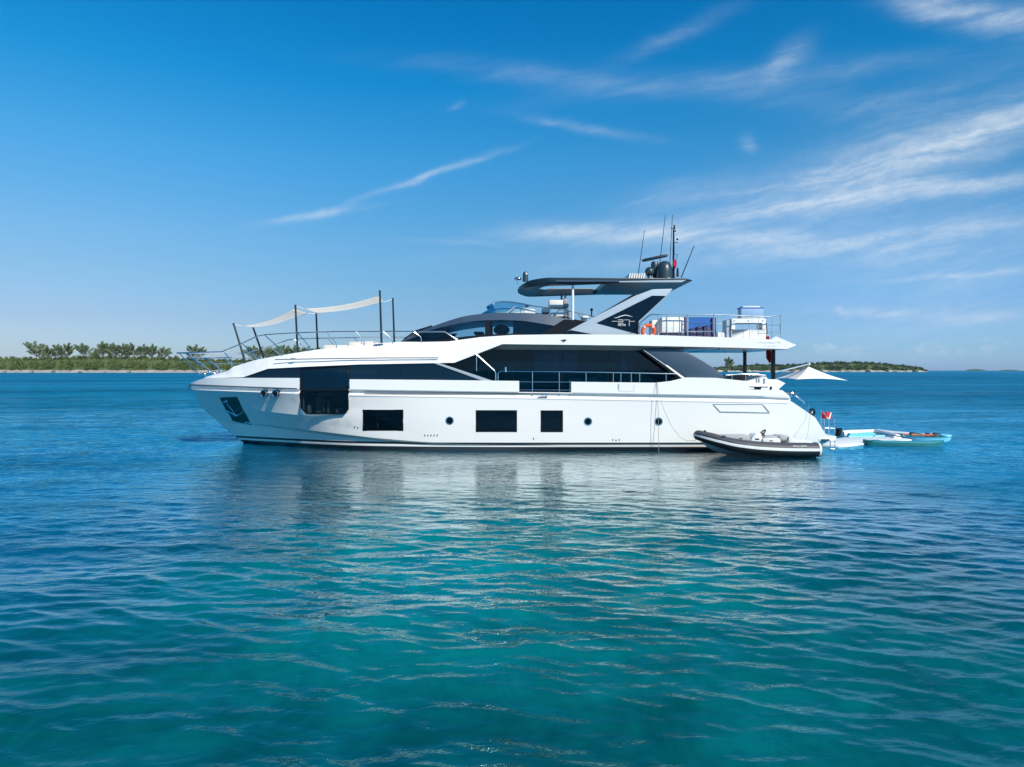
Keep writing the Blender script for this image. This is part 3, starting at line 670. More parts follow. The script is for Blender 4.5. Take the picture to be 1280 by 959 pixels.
# far side: opaque panels leaving two openings where daylight shows through
xw = lambda px: P(px, 0, YC+SB).x
fp = YC+SB-.12
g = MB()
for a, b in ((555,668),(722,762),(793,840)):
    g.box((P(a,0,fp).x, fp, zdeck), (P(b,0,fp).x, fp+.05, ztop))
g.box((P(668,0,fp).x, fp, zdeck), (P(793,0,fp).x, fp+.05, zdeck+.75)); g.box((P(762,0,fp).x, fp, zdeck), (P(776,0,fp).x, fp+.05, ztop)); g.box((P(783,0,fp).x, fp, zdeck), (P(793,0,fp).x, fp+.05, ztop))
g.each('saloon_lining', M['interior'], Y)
g = MB()
for a in (637.5, 640.5): g.tube([P(a,437.8,gy+.15), P(a+.8,455,gy+.15), P(a-.6,492,gy+.15)], .07, 8)
g.each('saloon_curtain', M['curtain'], Y)
sfa = MB()
for a, b, h in ((642,662,474),(712,728,473),(731,748,472),(752,760,474),(790,822,474)):
    sfa.box((P(a,0,gy+.5).x, gy+.4, zdeck), (P(b,0,gy+.5).x, gy+1.2, P(a,h,gy+.5).z))
sfa.each('saloon_sofa', M['sofa'], Y, bevel=.08)
g = MB(); g.lathe(P(750,471,gy+.7), [(.02,-.3),(.02,0),(.10,.0),(.07,.28),(.02,.29)], 12); g.build('table_lamp', M['seatwhite'], Y)

# --- aft wing panel beside the cockpit
sideprism([(805,436.9),(838,435.8),(853,438.3),(866,444),(880,452),(893,460.5),(900,466),(906,472.6),(859,472.6)], 3.0, .10).build('aft_wing_panel', M['grey'], Y, ang=60, bevel=.02)
sideprism([(800.5,437.6),(805,436.9),(859,472.6),(850,474.4)], 3.02, .14).build('wing_edge_strip', M['black'], Y, smooth=False)
sideprism([(803.2,437.2),(804.6,437),(857,472.5),(854.6,473.2)], 3.04, .02).build('silver_strip', M['silver'], Y, smooth=False)
sideprism([(831,456.5),(834,456.2),(856.5,472.4),(852,472.6)], 3.05, .02).build('white_strip', M['white'], Y, smooth=False)
# cockpit: columns, coaming, sofa
for px, b, h in ((966.5,1.9,474),):
    for s in (1,-1):
        q = P(px,436,YC-1.9); q2 = P(px,h,YC-1.9); yy = YC-s*b
        g = MB(); g.prism([(q.x-.075,yy-.07,q2.z-.15),(q.x+.075,yy-.07,q2.z-.15),(q.x+.075,yy+.07,q2.z-.15),(q.x-.075,yy+.07,q2.z-.15)],[(q.x-.075,yy-.07,q.z+.05),(q.x+.075,yy-.07,q.z+.05),(q.x+.075,yy+.07,q.z+.05),(q.x-.075,yy+.07,q.z+.05)])
        g.build('deck_column', M['black'], Y, bevel=.02)
sideprism([(859,472.4),(894,472.4),(934,476.5),(950,472.5),(957,471.3),(961,474.2),(972,474.4),(982,479.2),(973,487.0),(978,488.4),(936,488.4)], 3.1, .5).build('stern_coaming', M['white'], Y, bevel=.03)
sideprism([(936.5,483.3),(960,483.5),(960,484.4),(952,484.4),(951,487.2),(936.5,487.2),(936.5,486.6),(943,486.4),(943,484.4),(936.5,484.2)], 3.115, .02).build('coaming_slot', M['navy'], Y, smooth=False)
sideprism([(962.5,483.4),(965.5,483.4),(964.5,487.4),(962,487.4)], 3.115, .02, False).build('coaming_slot', M['navy'], Y, smooth=False)
g = MB()
pr = lambda pts, b: [P(x, y, YC-b) for x, y in pts]
g.tube(pr([(906,470.5),(908,468.6),(930,467.6),(957,469.3),(958,472)], 2.7), .028, 8)
for px in (915, 932): g.tube(pr([(px,468.3),(px,477)], 2.7), .022, 6)
g.build('cockpit_rail', M['steel'], Y)
g = MB(); g.box(P(934,468.8,YC-1.8), (P(956,480,YC-1.8).x, YC+1.8, P(934,480,YC-1.8).z)); g.build('cockpit_sofa', M['seatgrey'], Y, bevel=.06)
g = MB(); g.tube([P(946,473,YC-3.12),P(946,478,YC-3.12)],.02); g.tube([P(949,473,YC-3.12),P(949,478,YC-3.12)],.02); g.tube([P(955.5,473,YC-3.12),P(955.5,479,YC-3.12)],.03); g.each('bollard', M['steel'], Y)
# lockers outlined in the quarter
ol = [side(891.5,505.3,-.004), side(953,505.5,-.004), side(962.5,515.8,-.004), side(900.5,514.6,-.004)]
g = MB(); 
for i in range(4): g.tube([ol[i], ol[(i+1)%4]], .014, 5)
g.build('hatch_outline', M['silver'], Y)
ol = [side(774,479.5,-.006), side(774,489,-.006), side(792.5,489.3,-.006), side(792.5,480,-.006)]
g = MB(); g.tube(ol, .006, 5); g.tube([side(773,480,-.01),side(773,487,-.01)], .014, 5); g.build('gate_outline', M['silver'], Y)
# stern stairs and swim platform
zp = P(1040,545,YC-2.9).z
xA, xB = P(988,0,YC-2.9).x, P(1047,0,YC-2.9).x
g = MB(); out = [(xA+1.1,-3.13),(xB-.4,-3.13),(xB-.10,-3.0),(xB,-2.7),(xB+.12,0),(xB,2.7),(xB-.10,3.0),(xB-.4,3.13),(xA+1.1,3.13)]
g.prism([(x, YC+y, zp) for x, y in out], [(x, YC+y, zp-.20) for x, y in out]); plt = g.build('swim_platform', M['white'], Y, bevel=.05)
g = MB(); g.box((xA+1.2,YC-3.145,zp-.17),(xB-.45,YC-3.125,zp-.12)); g.build('edge_trim', M['black'], plt, smooth=False)
g = MB(); o2 = [(xA+.02,-2.7),(xB-.6,-2.7),(xB-.25,-2.3),(xB-.2,0),(xB-.25,2.3),(xB-.6,2.7),(xA+.02,2.7)]
g.prism([(x, YC+y, zp+.012) for x, y in o2], [(x, YC+y, zp-.02) for x, y in o2]); g.build('teak_planking', M['teak'], plt, smooth=False)
g = MB(); xm = P(1011,0,YC-2.6).x
g.prism([(xA-.6,YC-2.9,zp-.2),(xB-.1,YC-2.75,zp-.2),(xm+.35,YC-2.4,.22),(xm-.3,YC-2.4,.18),(xA-.6,YC-2.6,.1)], [(xA-.6,YC+2.9,zp-.2),(xB-.1,YC+2.75,zp-.2),(xm+.35,YC+2.4,.22),(xm-.3,YC+2.4,.18),(xA-.6,YC+2.6,.1)])
g.build('platform_underbody', M['mirror'], Y, ang=50)
g = MB(); g.box((xA-.3,YC-2.3,.02),(xm+.4,YC+2.3,.2)); g.build('lift_frame', M['black'], Y, bevel=.03)
g = MB()
for k in range(6):
    xa_, xb_ = 990+7*k, 997+7*k; pyl = 497+(xb_-988)*50/46+4
    q = P(xb_, pyl, YC-2.6); xl = P(xa_-4, 0, YC-2.6).x; g.box((xl, YC-2.6, zp), (q.x, YC-1.7, max(q.z, zp+.05)))
g.build('stern_stair', M['white2'], Y, bevel=.02)
g = MB(); q = [(988,492),(989.5,491),(1005,502.5),(1006,505)]; g.tube(pr(q, 2.95), .028, 8); g.tube(pr([(988,492),(990,496)], 2.95), .02, 6); g.build('stair_handrail', M['steel'], Y)
g = MB(); c = P(1015,515.5,YC-2.7); g.tube([c+Vector((.11*math.cos(t),.0,.13*math.sin(t))) for t in np.linspace(0,6.3,17)], .045, 6, False); g.build('coiled_hose', M['black'], Y)
g = MB(); c = P(1015,515.5,YC-2.7); g.ball(c, .06, 10); g.build('winch_head', M['steel'], Y)
# stainless gate frames at the platform edge
b_ = 2.6; g = MB()
g.tube(pr([(1030.8,541),(1030.8,523.5)], b_), .026, 8); g.tube(pr([(1036.8,542),(1036.8,524),(1043.8,523.7),(1043.8,541.5)], b_), .028, 8); g.tube(pr([(1030.8,534.8),(1043.8,535.8)], b_), .022, 6)
g.build('platform_gate', M['steel'], Y)
g = MB(); g.tube(pr([(1038,549),(1037.6,565.5)], 2.6), .02, 6); g.tube(pr([(1043.6,549),(1043.6,565.5)], 2.6), .02, 6)
for py in (554.5, 561, 564.5): g.tube(pr([(1038,py),(1043.6,py+.5)], 2.6), .02, 6)
g.build('swim_ladder', M['steel'], Y)

# --- side deck handrails
g = MB(); hr = lambda pts, off=.06: [side(x, y, off) for x, y in pts]
def addhr(pts, r): 
    w = hr(pts); g.tube(w, r, 8); g.tube([mir(p) for p in w], r, 8)
addhr([(593,441),(617.5,463),(619.5,466),(619.5,475.5)], .03); addhr([(595.7,443.5),(595.7,464)], .022)
addhr([(622.5,476),(622.5,468),(623.6,465.3),(626,464.3),(700,464.9),(770,466),(845,467.6)], .026)
for x in (665.5,699): addhr([(x,464.6),(x,494.5)], .022)
for x in (732.5,766.5,776,789,799.5,832.5): addhr([(x,465.5),(x,478.3)], .022)
addhr([(650,477.4),(713,477.8)], .018); addhr([(650,487.3),(713,487.8)], .018); addhr([(712.5,476),(712.5,494)], .022)
addhr([(632,459),(632,465)], .05)
g.build('side_deck_rail', M['steel'], Y)
g = MB(); g.tube(pr([(1027.5,551),(1027.5,562)], 2.2), .025, 6); g.build('platform_support', M['steel'], Y)
g = MB(); a = side(676,497,-.03); g.tube([a+Vector((-.12,0,.02)), a+Vector((.28,0,.02))], .022); g.tube([side(679.5,492.8,-.0),a+Vector((.08,0,.0))],.02); g.tube([side(684,492.8,-.0),a+Vector((.2,0,.0))],.02); g.build('gate_cleat', M['steel'], Y)
# --- bow rail
def bowrail():
    up = [(221,441.3),(250,440.6),(277,439.9),(300,430.5),(322,420.3),(333,418.3),(370,416.2),(420,414.6),(500,414.4),(556,414.7),(573,426.3)]
    offs = [-9,-9,.35,.4,.45,.5,.5,.5,.5,.5,.55]
    def pt(x, y, o):
        if x < 262: return P(x, y, YC-float(np.interp(x,[221,262],[.35,1.15])))
        return side(x, y, o)
    w = [pt(x, y, o) for (x, y), o in zip(up, offs)]
    g = MB(); g.tube(w, .026, 8); g.tube([mir(p) for p in w], .026, 8); g.tube([w[0], Vector((w[0].x-.15, YC, w[0].z)), mir(w[0])], .026, 8)
    lo = [(228,449),(262,447.6),(290,446.6)]
    w2 = [pt(x, y, .4) for x, y in lo]; g.tube(w2, .018, 6); g.tube([mir(p) for p in w2], .018, 6)
    lo = [(241,454.6),(285,453.6)]; w2 = [pt(x, y, .4) for x, y in lo]; g.tube(w2, .014, 6); g.tube([mir(p) for p in w2], .014, 6)
    g.build('bow_rail', M['steel2'] if 'steel2' in M else M['steel'], Y)
    st = [((224,441.4),(243,462),(245,465)),((234,441.2),(252,459),(254,463)),((258,448),(273,461),(275,465.5)),((281,441),(289,452),(289.3,458)),((303,430),(319,444),(320.4,450)),
          ((331,419),(351,437),(352.7,445)),((372,416.2),(385,431),(386.5,439)),((408,415),(420,429),(420.8,435)),((445,414.5),(455,427),(455.8,433)),((479,414.4),(490.5,425),(491.3,431)),((517,414.5),(526,421.5),(527,428.6))]
    for s in st:
        w = [pt(s[0][0], s[0][1], .5)]+[pt(x, y, .52) for x, y in s[1:]]
        g = MB(); g.tube(w, .021, 8); g.tube([mir(p) for p in w], .021, 8); g.build('rail_stanchion', M['steel'], Y)
bowrail()
g = MB()
for px, h in ((249,465),(256,466),(262,463)): g.ball(P(px, h+1.5, YC-.7), .07, 10)
g.lathe(P(276,468,YC-.5), [(.12,-.2),(.12,0),(.08,.05),(.11,.18),(.02,.2)], 14); g.lathe(P(268,468,YC-.2), [(.1,-.2),(.1,.05),(.07,.1),(.1,.16),(.02,.17)], 14)
g.each('windlass', M['steel'], Y)

# --- pilothouse
PB = 2.35
T_ = [(501,426.6),(512,419.5),(522,413.8),(540,408.2),(562,400.6),(580,395.6),(600,392.6),(625,391.2),(650,391.2),(680,392.8),(706,398),(735,405),(760,411),(765,417.8)]
U_ = [(501,427),(514,423.5),(534,414.5),(560,407.2),(580,403.2),(600,400.8),(625,400.1),(650,401),(680,405.2),(706,409.3),(735,413.5),(760,416.5),(765,418)]
lean = lambda py: PB+.0*py
def roofrow(pts, b): return [P(x, y, YC-b) for x, y in pts]
pxs = sorted(set(list(np.linspace(501,765,80))+[p[0] for p in T_+U_])); fT, fU = pchip([p[0] for p in T_],[p[1] for p in T_]), pchip([p[0] for p in U_],[p[1] for p in U_])
bw = lambda px: float(np.interp(px, [501,515,540,580,700,765],[.9,1.7,2.15,PB,PB,PB]))
r0 = [P(px, float(fU(px)), YC-bw(px)) for px in pxs]; r1 = [P(px, float(fT(px)), YC-bw(px)+.18) for px in pxs]
r2 = [Vector((p.x, p.y+.25, p.z+.02)) for p in r1]; r3 = [Vector((p.x, YC, p.z+.06)) for p in r2]
ri = [Vector((p.x, p.y+.12, p.z-.01)) for p in r0]; rj = [Vector((p.x, YC, p.z+.03)) for p in ri]
g = MB(); rr = [rj, ri, r0, r1, r2, r3]; g.grid(rr); g.grid([[mir(p) for p in r] for r in rr]); g.build('pilothouse_roof', M['grey'], Y, ang=30)
# lower coaming (dark strip at the foot of the glass) and glass panes
def upane(a, b, name, m, both=True):
    pxs = sorted(set(list(np.linspace(a, b, 12)))); T = [P(px, float(fU(px))-.1, YC-bw(px)+.03) for px in pxs]; Bq = [P(px, fC(px)+3, YC-bw(px)-.02) for px in pxs]
    g = MB(); g.grid([T, Bq]); 
    if both: g.grid([[mir(p) for p in T],[mir(p) for p in Bq]])
    return g.build(name, m, Y, ang=50)
upane(536, 606.3, 'pilothouse_window', M['glassclear']); upane(612.3, 641.5, 'pilothouse_window', M['glassclear'])
upane(501.5, 536, 'windscreen_side', M['navy']); upane(641.5, 765, 'side_panel', M['navy'])
upane(606.3, 612.3, 'window_pillar', M['black'])
def strip(pts_t, pts_b, name, m):
    g = MB(); T = [P(x, y, YC-bw(x)-.03) for x, y in pts_t]; Bq = [P(x, y, YC-bw(x)-.03) for x, y in pts_b]; rws = [T, Bq, [p+Vector((0,.06,0)) for p in Bq], [p+Vector((0,.06,0)) for p in T], T]
    g.grid(rws); g.grid([[mir(p) for p in r] for r in rws]); return g.build(name, m, Y, ang=40)
strip([(503,425.4),(536,425),(560,423.6),(582,420.6),(606,418.6),(641,417),(652,415)], [(503,428),(536,428.5),(560,428),(582,424),(606,421),(641,419),(652,418.8)], 'window_sill', M['black'])
strip([(520,418.5),(534,414),(548,410.5)],[(540,425),(552,422),(562,410)],'window_frame', M['navy'])
g = MB()   # windscreen brow and wiper arms
g.tube([P(505,424,YC-1.5),P(520,413.5,YC-1.7),P(540,407.4,YC-1.9)], .03, 6); g.build('wiper_arm', M['black'], Y)
g = MB(); g.box(P(592,414.5,YC-.9), P(606,420,YC+.9)); g.build('dashboard', M['interior'], Y, bevel=.05)
g = MB(); g.box(P(598,424,YC-2.1), P(765,425,YC+2.1)); g.box(P(650,400,YC-2.1),P(652,424,YC+2.1)); g.build('wheelhouse_floor', M['interior'], Y)
g = MB(); c = P(627,412.6,YC-.2); g.ball(c, .38, 14, (1,1.1,.62)); g.ball(P(625.5,408,YC-.2), .13, 10, (1.4,1,.8)); g.box(P(624,413,YC-.3),P(630,424,YC)); g.build('helm_chair', M['black'], Y)

# --- radar arch (both sides)
sideprism([(702,418.2),(713,412),(792.5,370.3),(816,361.6),(841,361),(834.2,370),(800,401.7),(799,418.2)], 2.6, .22).build('radar_arch', M['silver'], Y, bevel=.02)
sideprism([(745.5,404),(815,369.6),(832.5,370),(798.6,401.4),(798,417.8),(789,415.6)], 2.612, .05).build('arch_panel', M['navy'], Y, smooth=False)
sideprism([(675,418.2),(705,399.4),(735,400.8),(792,367.6),(796,368.6),(704,418.2)], 2.58, .20).build('arch_leading_edge', M['black'], Y, smooth=False)
sideprism([(701,418.2),(713,412.6),(742,418.2)], 2.62, .05).build('arch_foot', M['navy'], Y, smooth=False)
# emblem on the arch: wave line, side dashes and lettering
lb = 2.62
g = MB(); g.tube(pr([(767.5,397.5),(771,397.3),(776,395.4),(781,394.2),(785,394.6),(790.5,396)], lb), [.004,.017,.02,.017,.017,.004], 6)
g.tube(pr([(765,401.8),(772,401.8)], lb), .009, 6); g.tube(pr([(787,401.8),(793.5,401.8)], lb), .009, 6)
g.tube(pr([(772.5,400),(779,400)], lb), .013, 6); g.tube(pr([(772.5,402.3),(779,402.3)], lb), .011, 6); g.tube(pr([(778.6,400),(778.6,402.3)], lb), .010, 6); g.tube(pr([(773,402.3),(773,404.2),(779,404.2)], lb), .010, 6)
g.tube(pr([(780.5,400),(786.5,400),(786.5,407.5)], lb), .012, 6)
g.build('emblem', M['white'], Y)
def text(s, loc, size, m, parent, name='lettering', rot=(R(90),0,0), shear=0, ext=.004, wid=1):
    c = bpy.data.curves.new(name, 'FONT'); c.body = s; c.size = size; c.extrude = ext; c.shear = shear; c.space_character = wid
    o = bpy.data.objects.new(name, c); o.data.materials.append(m); bpy.context.scene.collection.objects.link(o); dg = bpy.context.evaluated_depsgraph_get(); dg.update(); me = bpy.data.meshes.new_from_object(o.evaluated_get(dg)); bpy.data.objects.remove(o)
    o = bpy.data.objects.new(name, me); link(o, parent); o.rotation_euler = rot; o.location = Vector(loc)-origin(parent); return o
text('METRI', P(772.3,407.6,YC-lb), .125, M['white'], Y)

# --- hardtop
def hardtop():
    zT, zB = P(760,347.3,YC-2.45).z, P(760,353,YC-2.5).z
    xr = P(866,0,YC-2.45).x; xn = P(647,0,YC).x
    outl = []; 
    for t in np.linspace(0, 1, 13): a = t*math.pi/2; outl.append((xn+1.35*(1-math.sin(a))**1.0*1.0 if False else xn+1.5*(1-math.cos(a)), -2.5*math.sin(a)**.75))
    near_ = outl+[(xr-.35,-2.5),(xr,-2.3)]
    loop = near_+[(x, -y) for x, y in reversed(near_)][:-1]
    xs_ = np.array([p[0] for p in loop])
    def zt(x): return float(np.interp(x, [xn, xn+.5, xn+1.2, xr-.4, xr], [zT-.24, zT-.06, zT, zT-.02, zT-.08]))
    def zb(x): return float(np.interp(x, [xn, xn+.5, xn+1.5, 4.6, 6.0, xr], [zT-.30, zT-.36, zT-.26, zB-.0, zB+.04, zT-.12]))
    inx0, inx1, inb = P(674,0,YC-2.0).x, P(757,0,YC-2.0).x, 1.95
    hole = [(inx0, -inb*.55),(inx0+.35,-inb),(inx1,-inb),(inx1,inb),(inx0+.35,inb),(inx0,inb*.55)]
    g = MB()
    def shell(z_fn, inset, dz):
        return [(x, y*(1-inset), z_fn(x)+dz) for x, y in loop]
    # fill between the outer loop and the hole using a tessellator
    def fill(zf):
        o3 = [Vector((x, y, 0)) for x, y in loop]; h3 = [Vector((x, y, 0)) for x, y in hole]
        tr = tessellate_polygon([o3, h3]); allp = o3+h3
        return [(p.x, YC+p.y, zf(p.x)) for p in allp], tr
    vt, ft_ = fill(zt); g.add(vt, ft_); n = len(loop); nh = len(hole)
    vb, fb_ = fill(zb); 
    g.add(vb, fb_)
    N = n+nh
    # rounded outer edge
    mid = [(x+(.0), YC+y*1.012, (zt(x)+zb(x))/2) for x, y in loop]
    L1 = [vt[i] for i in range(n)]; L3 = [vb[i] for i in range(n)]
    for A, B in ((L1, mid), (mid, L3)): g.add(A+B, [(i, (i+1)%n, (i+1)%n+n, i+n) for i in range(n)])
    H1 = vt[n:]; H3 = vb[n:]; g.add(H1+H3, [(i, (i+1)%nh, (i+1)%nh+nh, i+nh) for i in range(nh)])
    top_ = g.build('hardtop', M['htop'], Y, ang=40)
    g = MB(); zc = zb(2.5)
    g.box((inx0+.5, YC+.1, zc+.05), (inx1-.3, YC+1.6, zc+.09)); 
    g.build('retracting_canvas', M['canvas'], top_, bevel=.02)
    # silver line along the side and underside lamps
    g = MB()
    for s in (-1,1):
        g.prism([(4.6,YC+s*2.545,zB+.05),(xr-.3,YC+s*2.545,zB+.10),(xr-.5,YC+s*2.545,zB+.0),(4.6,YC+s*2.545,zB+.0)],[(4.6,YC+s*2.5,zB+.05),(xr-.3,YC+s*2.5,zB+.10),(xr-.5,YC+s*2.5,zB),(4.6,YC+s*2.5,zB)])
    g.build('side_trim', M['silver'], top_, smooth=False)
    g = MB(); g.box((xn+1.6, YC-2.55, zB+.02), (inx1+.5, YC-2.52, zB+.09)); g.build('side_trim', M['grey'], top_, smooth=False)
    return zT, top_
zT, HT = hardtop()
# horn, camera at the nose
g = MB(); q = P(647.5,352,YC); g.tube([q+Vector((0,0,-.1)), P(647.5,347.5,YC)], .05, 8); g.ball(P(647.5,348.5,YC), .13, 12, (1.4,.9,.6)); g.build('search_light', M['steel'], Y)
g = MB(); g.tube([P(656.8,352,YC), P(656.8,344,YC)], [.14,.12], 12); g.ball(P(656.8,343,YC), .13, 12); g.build('camera_dome', M['darkgreen'], Y)
g = MB(); g.ball(P(657.8,342.5,YC-.1), .06, 8); g.build('lens', M['seatwhite'], Y)
# vents, domes, radar, mast
for i in range(7):
    px = 786.5+3*i; g = MB(); g.prism([P(px-.9,349,YC-1.2),P(px+.6,349,YC-1.2),P(px+2.2,341.6,YC-1.2),P(px+.8,341.6,YC-1.2)], [P(px-.9,349,YC-1.2)+Vector((0,1.6,0)),P(px+.6,349,YC-1.2)+Vector((0,1.6,0)),P(px+2.2,341.6,YC-1.2)+Vector((0,1.6,0)),P(px+.8,341.6,YC-1.2)+Vector((0,1.6,0))])
    g.build('louvre', M['white2'], Y, smooth=False)
zt_ = zT-.02
def dome(px, ptop, r, name, m):
    c = P(px, 350, YC); h = P(px, ptop, YC).z-zt_
    prof = [(r*.8,0),(r*.85,.06),(r*.98,.08),(r,h*.45)]+[(r*math.cos(a)**.8, h*.5+h*.5*math.sin(a)) for a in np.linspace(.12, 1.5, 8)]+[(.01,h)]
    g = MB(); g.lathe((c.x, YC, zt_), prof, 28); return g.build(name, m, Y, ang=50)
dome(830.7, 326.3, .37, 'satellite_dome', M['darkgreen'])
g = MB(); c = P(812,339.8,YC-.5); g.ball(c, .22, 18); g.lathe((c.x,c.y,zt_), [(.14,0),(.1,c.z-zt_-.1),(.05,c.z-zt_)], 14); g.build('small_dome', M['darkgreen'], Y)
g = MB(); c = P(818.5,330.5,YC+.3); g.lathe((c.x,c.y,zt_), [(.10,0),(.10,.45),(.17,.55),(.19,c.z-zt_),(.14,c.z-zt_+.12),(.05,c.z-zt_+.14)], 16); g.build('radar_pedestal', M['darkgreen'], Y)
g = MB(); a = P(802.5,326,YC+.3); b2 = P(834.5,319.2,YC+.3); g.tube([a, a.lerp(b2,.1), a.lerp(b2,.9), b2], [.05,.075,.075,.05], 10); g.build('radar_scanner', M['htop'], Y)
g = MB(); g.tube([P(842,350,YC), P(842,287,YC)], [.06,.035], 8); g.tube([P(838.6,285.2,YC),P(844,286.5,YC)], .02, 6); g.tube([P(842,289,YC),P(844.8,289,YC)],.035,6); g.tube([P(842.9,286,YC),P(842.9,281.5,YC)],.04,6)
g.tube([P(842,303.3,YC),P(847.5,303.3,YC)],.015,5); g.ball(P(846.6,299.3,YC),.05,8); g.tube([P(842,317.5,YC),P(847,318.5,YC),P(845,325,YC)],.014,5); g.build('mast', M['black'], Y)
for a, b, yy, r in (((797.6,345),(805.6,288),YC-.9,.014),((822.8,345),(831.8,268.5),YC+1,.015),((836.5,345),(840.6,268.5),YC+1.4,.015),((851.5,347),(867.8,307),YC-.6,.02),((847,346),(847,335),YC,.05)):
    p0, p1 = P(*a, yy), P(*b, yy); g = MB(); g.tube([p0, p1], [r*1.4, r*.8], 6); g.build('antenna', M['carbon'], Y)
for px in (815, 836): 
    p = P(px, 346, YC-1); g = MB(); g.lathe((p.x,p.y,zt_),[(.07,0),(.07,.1),(.05,.2),(.01,.22)],10); g.build('navigation_light', M['seatwhite'], Y)

# --- flybridge
fly = lambda px, py, b: P(px, py, YC-b)
g = MB(); 
for s in (1,):
    rws = []
    prof = [(603,393.5),(612,388),(617.5,384.5),(616,380.5),(619,378.2)]
    for k in range(-8, 9):
        f = k/8; bb = 1.7*f; curve = (1-f*f)*-.35
        rws.append([P(x, y, YC-1.7)+Vector((curve, 1.7-bb, 0)) for x, y in prof])
    g.grid(rws)
g.build('fly_windscreen', M['glassblue'], Y, ang=60, solid=.02)
g = MB(); T = [fly(x,y,1.7) for x,y in [(604,392.6),(616.5,384),(619,378.2),(640,377),(655,379),(667,382.3)]]; Bq = [fly(x,y,1.72) for x,y in [(604,393.6),(616.5,391.5),(619,391),(633,389.2),(645,386),(655,384.5)]]
g.grid([T,Bq]); g.grid([[mir(p) for p in T],[mir(p) for p in Bq]]); g.build('fly_side_screen', M['glassblue'], Y, ang=60)
g = MB(); w = pr([(616,379.6),(618,378),(628,377),(642,377.6),(655,380.3),(668,383),(690,385.5),(715,390),(744,396.2)], 1.74); g.tube(w, .022, 6); g.tube([mir(p) for p in w], .022, 6)
w = pr([(633,391),(645,382)],1.74); g.tube(w,.02,6)
for a, b in (((655,380.3),(655,391)),((706,388),(708,399)),((722,391.5),(728,401)),((700,387),(690,396))): g.tube(pr([a,b],1.74),.017,6)
g.build('fly_coaming_rail', M['steel'], Y)
g = MB(); sideprism([(617,391.4),(619,387.5),(640,386),(643,384),(655,384.2),(669,387),(669.5,392.5),(640,392.6)], 1.55, 3.1, False, g); g.build('helm_console', M['ribwhite'], Y, bevel=.05)
g = MB(); sideprism([(656,383.6),(661,383.6),(659,381.6),(657,382)], 1.0, .5, False, g); g.build('console_screen', M['black'], Y, smooth=False)
def fseat(x0, x1, y0, y1, b, th, m, name, bev=.07):
    a = P(x0,y0,YC-b); c = P(x1,y1,YC-b); g = MB(); g.box((a.x,a.y,c.z),(c.x,a.y+th,a.z)); return g.build(name, m, Y, bevel=bev)
fseat(686.5,705,374.8,384.5,.9,1.0,M['seatwhite'],'helm_seat_back'); fseat(704.5,711,374.3,384.2,.95,1.1,M['canvas'],'seat_shell',.05)
fseat(677.5,688,385,391,1.0,.8,M['seatwhite'],'helm_seat_cushion'); fseat(688,709,390.5,396,1.2,1.2,M['seatwhite'],'bench_cushion'); fseat(706,711,386,399,1.0,.5,M['seatwhite'],'seat_base',.03)
fseat(728,736,394.5,398,1.2,1.0,M['seatwhite'],'lounge_cushion',.05); fseat(686,712,396,404,1.1,2.2,M['interior'],'bench_base',.03)
g = MB(); g.tube(pr([(708,390),(706,393.5),(709.6,396),(712,393),(709,390)],1.25),.03,6); g.build('steering_wheel', M['teak'], Y)
g = MB(); w = pr([(702,378),(702,367)],.2); g.tube(w,.045,8); g.build('seat_post', M['black'], Y)
g = MB(); q0, q1 = P(716,402,YC-2.2), P(716,352,YC-2.2); g.tube([q0,q1],.055,12); g.tube([mir(q0),mir(q1)],.055,12); g.build('hardtop_strut', M['white'], Y)
g = MB(); g.tube(pr([(739.5,396),(739.5,387.5)],.5),.03,6); g.ball(fly(739.5,387.3,.5),.07,8); g.build('shower_head', M['black'], Y)
# aft fly rail
g = MB(); FB = 3.05
g.tube(pr([(799.6,418.5),(799.6,404),(804,400.5),(812,394.2),(816,393.2),(830,393.4),(900,393.6),(960,396.2),(976,393.4)], FB), .022, 8)
g.build('fly_aft_rail', M['steel'], Y)
frp = MB()
for x, r in ((834,.010),(849,.010),(873,.0),(897,.010),(902.5,.014),(940,.010),(948,.010),(822.5,.016)):
    if r: frp.tube(pr([(x,393.4),(x,421.5)], FB), r, 6)
for x in (859.6,892.5,975.5): frp.tube(pr([(x,393.2),(x,423)], FB), .03, 8)
for y in (404.4,414.3): frp.tube(pr([(859.6,y),(892.5,y)], FB), .022, 6)
for y in (397.5,): frp.tube(pr([(859.6,y),(892.5,y)], FB), .016, 6)
for y in (406.5,415.5): frp.tube(pr([(958,y),(975.5,y)], FB), .008, 5)
frp.each('rail_post', M['steel'], Y)
g = MB(); p = [P(976,393.4,YC-FB), P(976,393.4,YC+FB)]; w = [P(976,393.4,YC-FB)]; xq = w[0].x; g.tube([w[0], (xq,YC+FB,w[0].z)], .022, 8); g.tube([(xq,YC+FB,w[0].z),(P(812,0,YC-FB).x,YC+FB,w[0].z)],.022,8)
for k in range(1,6): g.tube([(xq,YC-FB+k*1.0,w[0].z),(xq,YC-FB+k*1.0,w[0].z-.95)],.016,6)
for k in range(0,6): g.tube([(P(820+k*28,0,YC-FB).x,YC+FB,w[0].z),(P(820+k*28,0,YC-FB).x,YC+FB,w[0].z-.95)],.016,6)
g.each('stern_fly_rail', M['steel'], Y)
